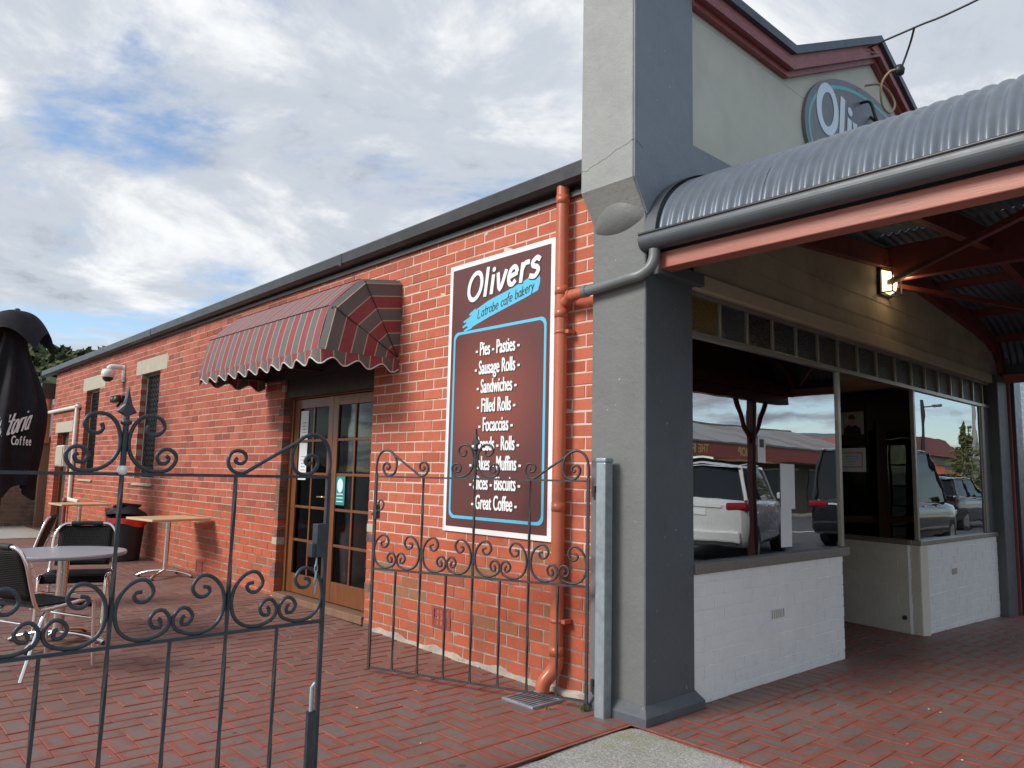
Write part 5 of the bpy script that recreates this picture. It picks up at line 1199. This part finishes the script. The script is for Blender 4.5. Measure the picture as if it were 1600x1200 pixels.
for i, (x, y, z) in enumerate(((19.5, 96, 3.0), (23, 100, 8.2), (15.5, 97, 6.5))):
    h_ = thing('hill_house', ['lowest white-roofed house on the hill behind the rain head', 'upper white-roofed house among the hillside trees', 'white-roofed house peeping out beside the black umbrella'][i], 'house', (x, y, z), .4, 'houses on the hillside')
    box('wall', (-2.4, -2, -2), (2.4, 2, 1.6), 'render', h_); MB().prism([(-2.8, 1.6), (2.8, 1.6), (0, 2.8)], -2.4, 2.4, lambda u, v, t: (u, t, v)).build('roof', 'white', h_)
    for s_ in (-1.2, 1.0): box('window', (s_ - .4, -2.02, -.2), (s_ + .4, -1.98, .8), 'black', h_)

# ------------------------------------------------------------------ across the street (seen in the shop windows)
sh = thing('opposite_shop', 'rusty-roofed shop across the street with red lettered fascia, mirrored in the window', 'building', (0, -14.6, -.3))
box('wall', (14, -9, 0), (41, -.3, 2.5), 'interior', sh)
ro = NT('roof_rusty'); rc = ro.mix(ro.ramp(ro.noise(.35, 6, .6, ro.scl((2.2, .25, 1)), .3), [(.50, 0.0), (.60, 1.0)]), (.33, .34, .34), ro.ramp(ro.noise(2, 6, .7, ro.scl((2, .2, 1))), [(.3, (.24, .15, .10)), (.7, (.36, .29, .23))]))
M['rusty'] = ro.bsdf(rc, .7, 0, ro.bump(ro.noise(6, 2, .5, ro.scl((8, .05, .05))), .4, .03))
MB().add([(14, .4, 3.15), (41, .4, 3.05), (41, -6, 4.75), (14, -6, 4.65)], [(0, 1, 2, 3)]).build('roof', 'rusty', sh)
box('ridge_cap', (14, -6.2, 4.68), (41, -5.8, 4.78), 'pipe_grey', sh)
box('fascia', (14, .42, 2.55), (41, .52, 3.14), M.setdefault('redfascia', pmat('paint_red_fascia', (.27, .055, .04), .5)), sh); box('fascia_edge', (14, .40, 3.141), (41, .56, 3.21), 'pipe_grey', sh)
M['goldtxt'] = flat('vinyl_gold', (.55, .36, .12))
for s, x in (('THE RI', 21.3), ('SHOP', 24.6)): text('lettering', s, .50, (x, .53, 2.84), (math.pi / 2, 0, math.pi), 'goldtxt', sh, bold=.012)
for i in range(6):
    wn_ = box('shop_window', (15 + i * 4.2, -.31, .5), (18 + i * 4.2, -.26, 2.2), 'black', sh); box('frame', (15 + i * 4.2, -.259, 2.2), (18 + i * 4.2, -.22, 2.27), 'lintel', wn_)
MB().lathe([(0, .35), (.25, .3), (.32, .1), (.2, .0)], (27, -5.6, 4.8), 12).build('roof_vent', 'alu_tube', sh)
ap = thing('pizza_shopfront', 'shop across the street with white lettered window, mirrored in the first window', 'building', (0, -20, -.3))
box('wall', (41.2, -6, 0), (54, 4, 3.2), 'timber_old', ap); MB().prism([(41, 3.2), (54.2, 3.2), (47.5, 5.0)], -6, 4.2, lambda u, v, t: (u, t, v)).build('roof', 'pipe_grey', ap)
text('lettering', "nelly's", 1.25, (43.4, 4.05, 2.45), (math.pi / 2, 0, math.pi), 'vinyl_white', ap, bold=.03)
text('lettering', 'za', .75, (42.7, 4.05, 1.75), (math.pi / 2, 0, math.pi), 'vinyl_white', ap, bold=.03); text('lettering', 'awa', .75, (42.5, 4.05, 1.2), (math.pi / 2, 0, math.pi), 'vinyl_white', ap, bold=.03)
box('orange_panel', (40.9 + .5, 4.01, 1.5), (42.1, 4.04, 2.05), M.setdefault('orangep', flat('paint_orange', (.62, .12, .03))), ap)
rdh = thing('red_roofed_house', 'red-roofed building across the street with an orange awning, mirrored in the far window', 'building', (0, -14.4, -.3))
box('wall', (42.5, -8, 0), (58, 0, 3.4), 'lintel', rdh); MB().prism([(42.0, 3.4), (52.5, 3.4), (49.0, 4.5), (43.5, 4.45)], -8, .3, lambda u, v, t: (u, t, v)).build('roof', 'red_pink', rdh)
MB().add([(43, .05, 2.9), (47.5, .05, 2.9), (48, 1.4, 2.25), (43, 1.4, 2.25)], [(0, 3, 2, 1)]).build('orange_awning', 'orangep', rdh); MB().add([(47.6, .05, 2.9), (58, .05, 2.9), (58, 1.4, 2.2), (48.1, 1.4, 2.2)], [(0, 3, 2, 1)]).build('dark_awning', 'pillar_dark', rdh)
box('sign_board', (43.2, .02, 2.95), (46.4, .12, 3.55), 'vinyl_black', rdh); text('lettering', 'tel', .6, (44.4, .125, 3.25), (math.pi / 2, 0, math.pi), 'vinyl_white', rdh, bold=.02)
box('shop_window', (43.5, .01, .4), (57, .04, 2.1), 'black', rdh)
def streetpole(label, x, y, h_, arm):
    t = thing('power_pole', label, 'pole', (x, y, -.33)); MB().tube([(0, 0, 0), (0, 0, h_)], .2, 12, rr=[.17, .11]).build('shaft', 'concrete' if arm else 'black', t)
    MB().tube([(0, 0, h_ - .4), (1.6, .3, h_ - .2)], .04, 8).build('arm', 'pipe_grey', t); box('lamp_head', (1.5, .15, h_ - .25), (2.1, .42, h_ - .12), 'pipe_grey', t, .03); return t
streetpole('pale concrete power pole across the street mirrored in the far window', 40.0, -10, 8.5, True); streetpole('slim dark street lamp across the street mirrored in the far window', 44.0, -13.8, 6.6, False)
for k, (za, zb_, yk) in enumerate(((7.6, 7.2, -10), (7.2, 6.9, -10.3))):
    w_ = thing('street_wire', ['upper', 'lower'][k] + ' overhead street wire mirrored in the far window', 'wire', (0, yk, 0))
    MB().tube([(-20 + 60 * i / 20, 0, za + (zb_ - za) * i / 20 - .9 * math.sin(math.pi * i / 20)) for i in range(21)], .02, 5).build('strand', 'black', w_)
# tree across the street
tr = thing('street_tree', 'young conical street tree mirrored in the far window', 'tree', (38.2, -9.9, -.33)); MB().tube([(0, 0, 0), (.05, 0, 1.5), (0, .05, 3.2), (.03, 0, 4.6)], .1, 8, rr=[.10, .08, .05, .02]).build('trunk', 'timber_old', tr)
lf = MB(); rt_ = random.Random(12)
for i in range(1500):
    t_ = rt_.random() ** .8; z = .9 + 3.9 * t_; rad = (1.15 * (1 - t_) + .08) * math.sqrt(rt_.random()) * (1 + .25 * math.sin(7 * t_ * 6)); a = rt_.uniform(0, 6.28); c0 = Vector((rad * math.cos(a), rad * math.sin(a), z)); d1 = Vector((rt_.uniform(-1, 1), rt_.uniform(-1, 1), rt_.uniform(-.6, 1))).normalized() * .10; d2 = d1.orthogonal().normalized() * .06
    lf.add([c0 - d1, c0 + d2, c0 + d1, c0 - d2], [(0, 1, 2, 3)])
lf.build('crown', pmat('foliage_young', (.13, .14, .045), .7, var=.4, scale=3, bump=0), tr)
# cars
M['car_white'] = pmat('car_paint_white', (.62, .63, .62), .25, var=.02, bump=0, coat=.8); M['car_black'] = pmat('car_paint_black', (.012, .013, .016), .15, var=.02, bump=0, coat=1.0); M['car_glass'] = flat('car_glass', (.012, .014, .016), .05)
M['tail'] = flat('tail_lamp_red', (.22, .006, .01), .12); M['chrome'] = flat('chrome', (.7, .7, .7), .15)
def car(label, loc, rz, paint, Lc, Wc, H, van=False):
    t = thing('parked_car', label, 'car', loc, rz, 'cars parked in the street')
    hw = Wc / 2
    # stations: x from rear (-L/2) to front (+L/2): z sill, z belt, half width
    zs = .32; zb = 1.18 if not van else 1.15
    st = [(-Lc / 2, .50, zb - .10, hw * .86), (-Lc / 2 + .06, .36, zb, hw * .94), (-Lc / 2 + .35, .30, zb + .02, hw), (-Lc * .2, .27, zb, hw), (Lc * .15, .27, zb - .02, hw), (Lc * .28, .28, zb - .05, hw), (Lc * .40, .30, zb - .12, hw * .97), (Lc / 2 - .10, .34, zb - .24, hw * .90), (Lc / 2, .45, zb - .36, hw * .78)]
    ringv = []
    for (x, a, b, w_) in st:
        m_ = (a + b) / 2
        ringv.append([(x, -w_ * .93, a), (x, -w_, a + .10), (x, -w_ * 1.0, m_), (x, -w_ * .985, b - .12), (x, -w_ * .93, b), (x, -w_ * .5, b + .03), (x, 0, b + .045), (x, w_ * .5, b + .03), (x, w_ * .93, b), (x, w_ * .985, b - .12), (x, w_, m_), (x, w_, a + .10), (x, w_ * .93, a), (x, 0, a - .02)])
    k_ = 14; vs = [p for r_ in ringv for p in r_]; fs = [(i * k_ + j, (i + 1) * k_ + j, (i + 1) * k_ + (j + 1) % k_, i * k_ + (j + 1) % k_) for i in range(len(st) - 1) for j in range(k_)]
    mb = MB().add(vs, fs, True); mb.add(ringv[0], [tuple(range(k_))]); mb.add(ringv[-1], [tuple(range(k_))[::-1]]); mb.build('body', paint, t)
    # cabin: base and roof outlines
    xa, xb = -Lc / 2 + .10, (Lc * .22 if not van else Lc * .30); ra, rb_ = -Lc / 2 + (.42 if not van else .22), (Lc * .06 if not van else Lc * .16)
    w0, w1 = hw * .93, hw * .76
    base = [(xa, -w0, zb), (xb, -w0, zb - .03), (xb + .18, 0, zb - .02), (xb, w0, zb - .03), (xa, w0, zb), (xa - .06, 0, zb)]
    roof = [(ra, -w1, H - .09), (rb_, -w1, H - .08), (rb_ + .10, 0, H - .05), (rb_, w1, H - .08), (ra, w1, H - .09), (ra - .05, 0, H - .05)]
    MB().add(base + roof, [(i, (i + 1) % 6, 6 + (i + 1) % 6, 6 + i) for i in range(6)]).build('windows', 'car_glass', t)
    mbr = MB().grid(lambda u, v: (ra - .12 + (rb_ + .12 - ra + .06) * u, (-1 + 2 * v) * w1 * 1.03, H - .10 + .10 * (1 - abs(2 * v - 1) ** 3) * (1 - abs(2 * u - 1) ** 6)), 12, 10); mbr.build('roof', paint, t)
    for s_ in (-1, 1):
        for (p, q_) in ((0, 0), (1, 1)) if s_ < 0 else ((4, 4), (3, 3)): MB().tube([base[p], roof[q_]], .045, 6).build('window_pillar', paint, t)
        xm = (xa + xb) / 2; MB().tube([(xm, s_ * (w0 + .003), zb), ((ra + rb_) / 2, s_ * (w1 + .01), H - .09)], .03, 6).build('window_pillar', paint if van else 'black', t)
        MB().tube([(ra, s_ * w1, H - .06), ((ra + rb_) / 2, s_ * w1, H + .0), (rb_ - .2, s_ * w1, H - .05)], .02, 6).build('roof_rail', 'chrome', t)
        for x in (-Lc * .30, Lc * .31):
            wh = MB().tube([(x, s_ * (hw - .20), .34), (x, s_ * (hw + .012), .34)], .345, 28).build('wheel', 'rubber', t); MB().tube([(x, s_ * (hw + .0), .34), (x, s_ * (hw + .02), .34)], .22, 18).build('rim', 'alu_tube', wh)
        MB().box((-Lc / 2 - .015, s_ * hw * .55, zb - .20), (-Lc / 2 + .26, s_ * (hw * 1.004), zb - .03)).build('tail_light', 'tail', t, .06, 4)
        MB().box((-Lc / 2 - .03, s_ * hw * .60, .52), (-Lc / 2 + .06, s_ * hw * .85, .60)).build('reflector', 'tail', t, .02)
        MB().box((Lc / 2 - .34, s_ * hw * .62, zb - .38), (Lc / 2 - .05, s_ * hw * .93, zb - .24)).build('headlight', 'chrome', t, .03)
        MB().box((xb - .25, s_ * (hw + .02), zb + .0), (xb - .10, s_ * (hw + .20), zb + .15)).build('mirror', paint, t, .03)
        for x in (-Lc * .05, Lc * .13): MB().box((x - .1, s_ * (hw + .0), zb - .14), (x + .1, s_ * (hw + .022), zb - .11)).build('door_handle', 'chrome', t)
    box('number_plate', (-Lc / 2 - .02, -.19, zb - .28), (-Lc / 2 - .004, .19, zb - .16), 'paper', t); box('tailgate_strip', (-Lc / 2 - .03, -hw * .5, zb - .13), (-Lc / 2 - .005, hw * .5, zb - .09), 'chrome', t)
    box('bumper', (-Lc / 2 - .08, -hw * .85, .40), (-Lc / 2 + .12, hw * .85, .62), paint, t, .04); box('bumper_trim', (-Lc / 2 - .09, -hw * .75, .36), (-Lc / 2 + .1, hw * .75, .399), 'black', t); box('front_bumper', (Lc / 2 - .15, -hw * .78, .34), (Lc / 2 + .05, hw * .78, .55), 'black', t, .04)
    return t
car('white parked wagon seen from behind in the first window reflection', (11.15, -6.75, -.18), -.32, 'car_white', 4.7, 1.9, 1.92)
car('black parked van mirrored in the far shop window', (16.9, -5.5, -.18), 0, 'car_black', 4.8, 1.95, 2.45, True)
car('black parked wagon beyond the van in the window reflection', (27.5, -7.4, -.18), 0, 'car_black', 4.7, 1.9, 1.85)
# ------------------------------------------------------------------ small details
gw = MB(); rg = random.Random(21)
def tuft(x, y, n, s_):
    for i in range(n):
        a = rg.uniform(0, 6.28); l_ = rg.uniform(.4, 1) * s_; bx, by = x + rg.uniform(-.02, .02), y + rg.uniform(-.02, .02); z0 = gz(bx, by) - .005
        d = Vector((math.cos(a), math.sin(a), 0)); p = Vector((bx, by, z0)); sd_ = Vector((-d.y, d.x, 0)) * .0025
        gw.add([p - sd_, p + sd_, p + d * l_ * .3 + Vector((0, 0, l_ * .7)) + sd_ * .7, p + d * l_ * .3 + Vector((0, 0, l_ * .7)) - sd_ * .7, p + d * l_ * .6 + Vector((0, 0, l_))], [(0, 1, 2, 3), (3, 2, 4)])
tuft(-.16, -.10, 40, .06); tuft(-.10, -.12, 20, .04); tuft(-.3, .05, 14, .03)
for i in range(24): tuft(-.02, rg.uniform(1.0, 8), 6, .025)
tag(gw.build('weeds', pmat('weed_green', (.09, .12, .03), .7, bump=0)), 'tiny green weeds growing in the joints at the wall foot', 'weeds', kind='stuff')
lit = MB()
for i in range(70):
    x, y = rg.uniform(-3.2, -.1), rg.uniform(-.3, 7)
    if i > 45: x, y = rg.uniform(.5, 4), rg.uniform(-2.2, -.6)
    a = rg.uniform(0, 6.28); s_ = rg.uniform(.003, .008); z = gz(x, y) + .003
    lit.add([(x + s_ * math.cos(a + k_ * 1.57) * (1 if k_ % 2 else .6), y + s_ * math.sin(a + k_ * 1.57), z + (.002 if k_ == 1 else 0)) for k_ in range(4)], [(0, 1, 2, 3)])
tag(lit.build('litter_specks', 'paper'), 'pale specks of litter scattered over the pavers', 'litter', kind='stuff')

# lettering outlines become plain meshes
bpy.context.view_layer.update(); dg = bpy.context.evaluated_depsgraph_get()
done = []
for t_, name, loc, rot, sx, parent, mat in TEXTS:
    b0 = bpy.data.meshes.new_from_object(t_.evaluated_get(dg)); vs0 = [v.co.copy() for v in b0.vertices]; fs0 = [tuple(p.vertices) for p in b0.polygons]; mb = MB(); bo = BOLD.get(t_.name, 0)
    for q_, (dx_, dy_) in enumerate(((0, 0), (1, 0), (-1, 0), (.7, .5), (-.7, -.5), (.7, -.5), (-.7, .5)) if bo else ((0, 0),)):
        mb.add([(v.x + dx_ * bo / sx, v.y + dy_ * bo, v.z + q_ * .00003) for v in vs0], fs0)
    bpy.data.meshes.remove(b0); done.append((mb.mesh(name, mat), name, loc, rot, sx, parent))
for t_, *_ in TEXTS:
    c = t_.data; bpy.data.objects.remove(t_); bpy.data.curves.remove(c)
for me, name, loc, rot, sx, parent in done:
    o = link(name, me, parent, loc); o.rotation_euler = rot; o.scale = (sx, 1, 1)
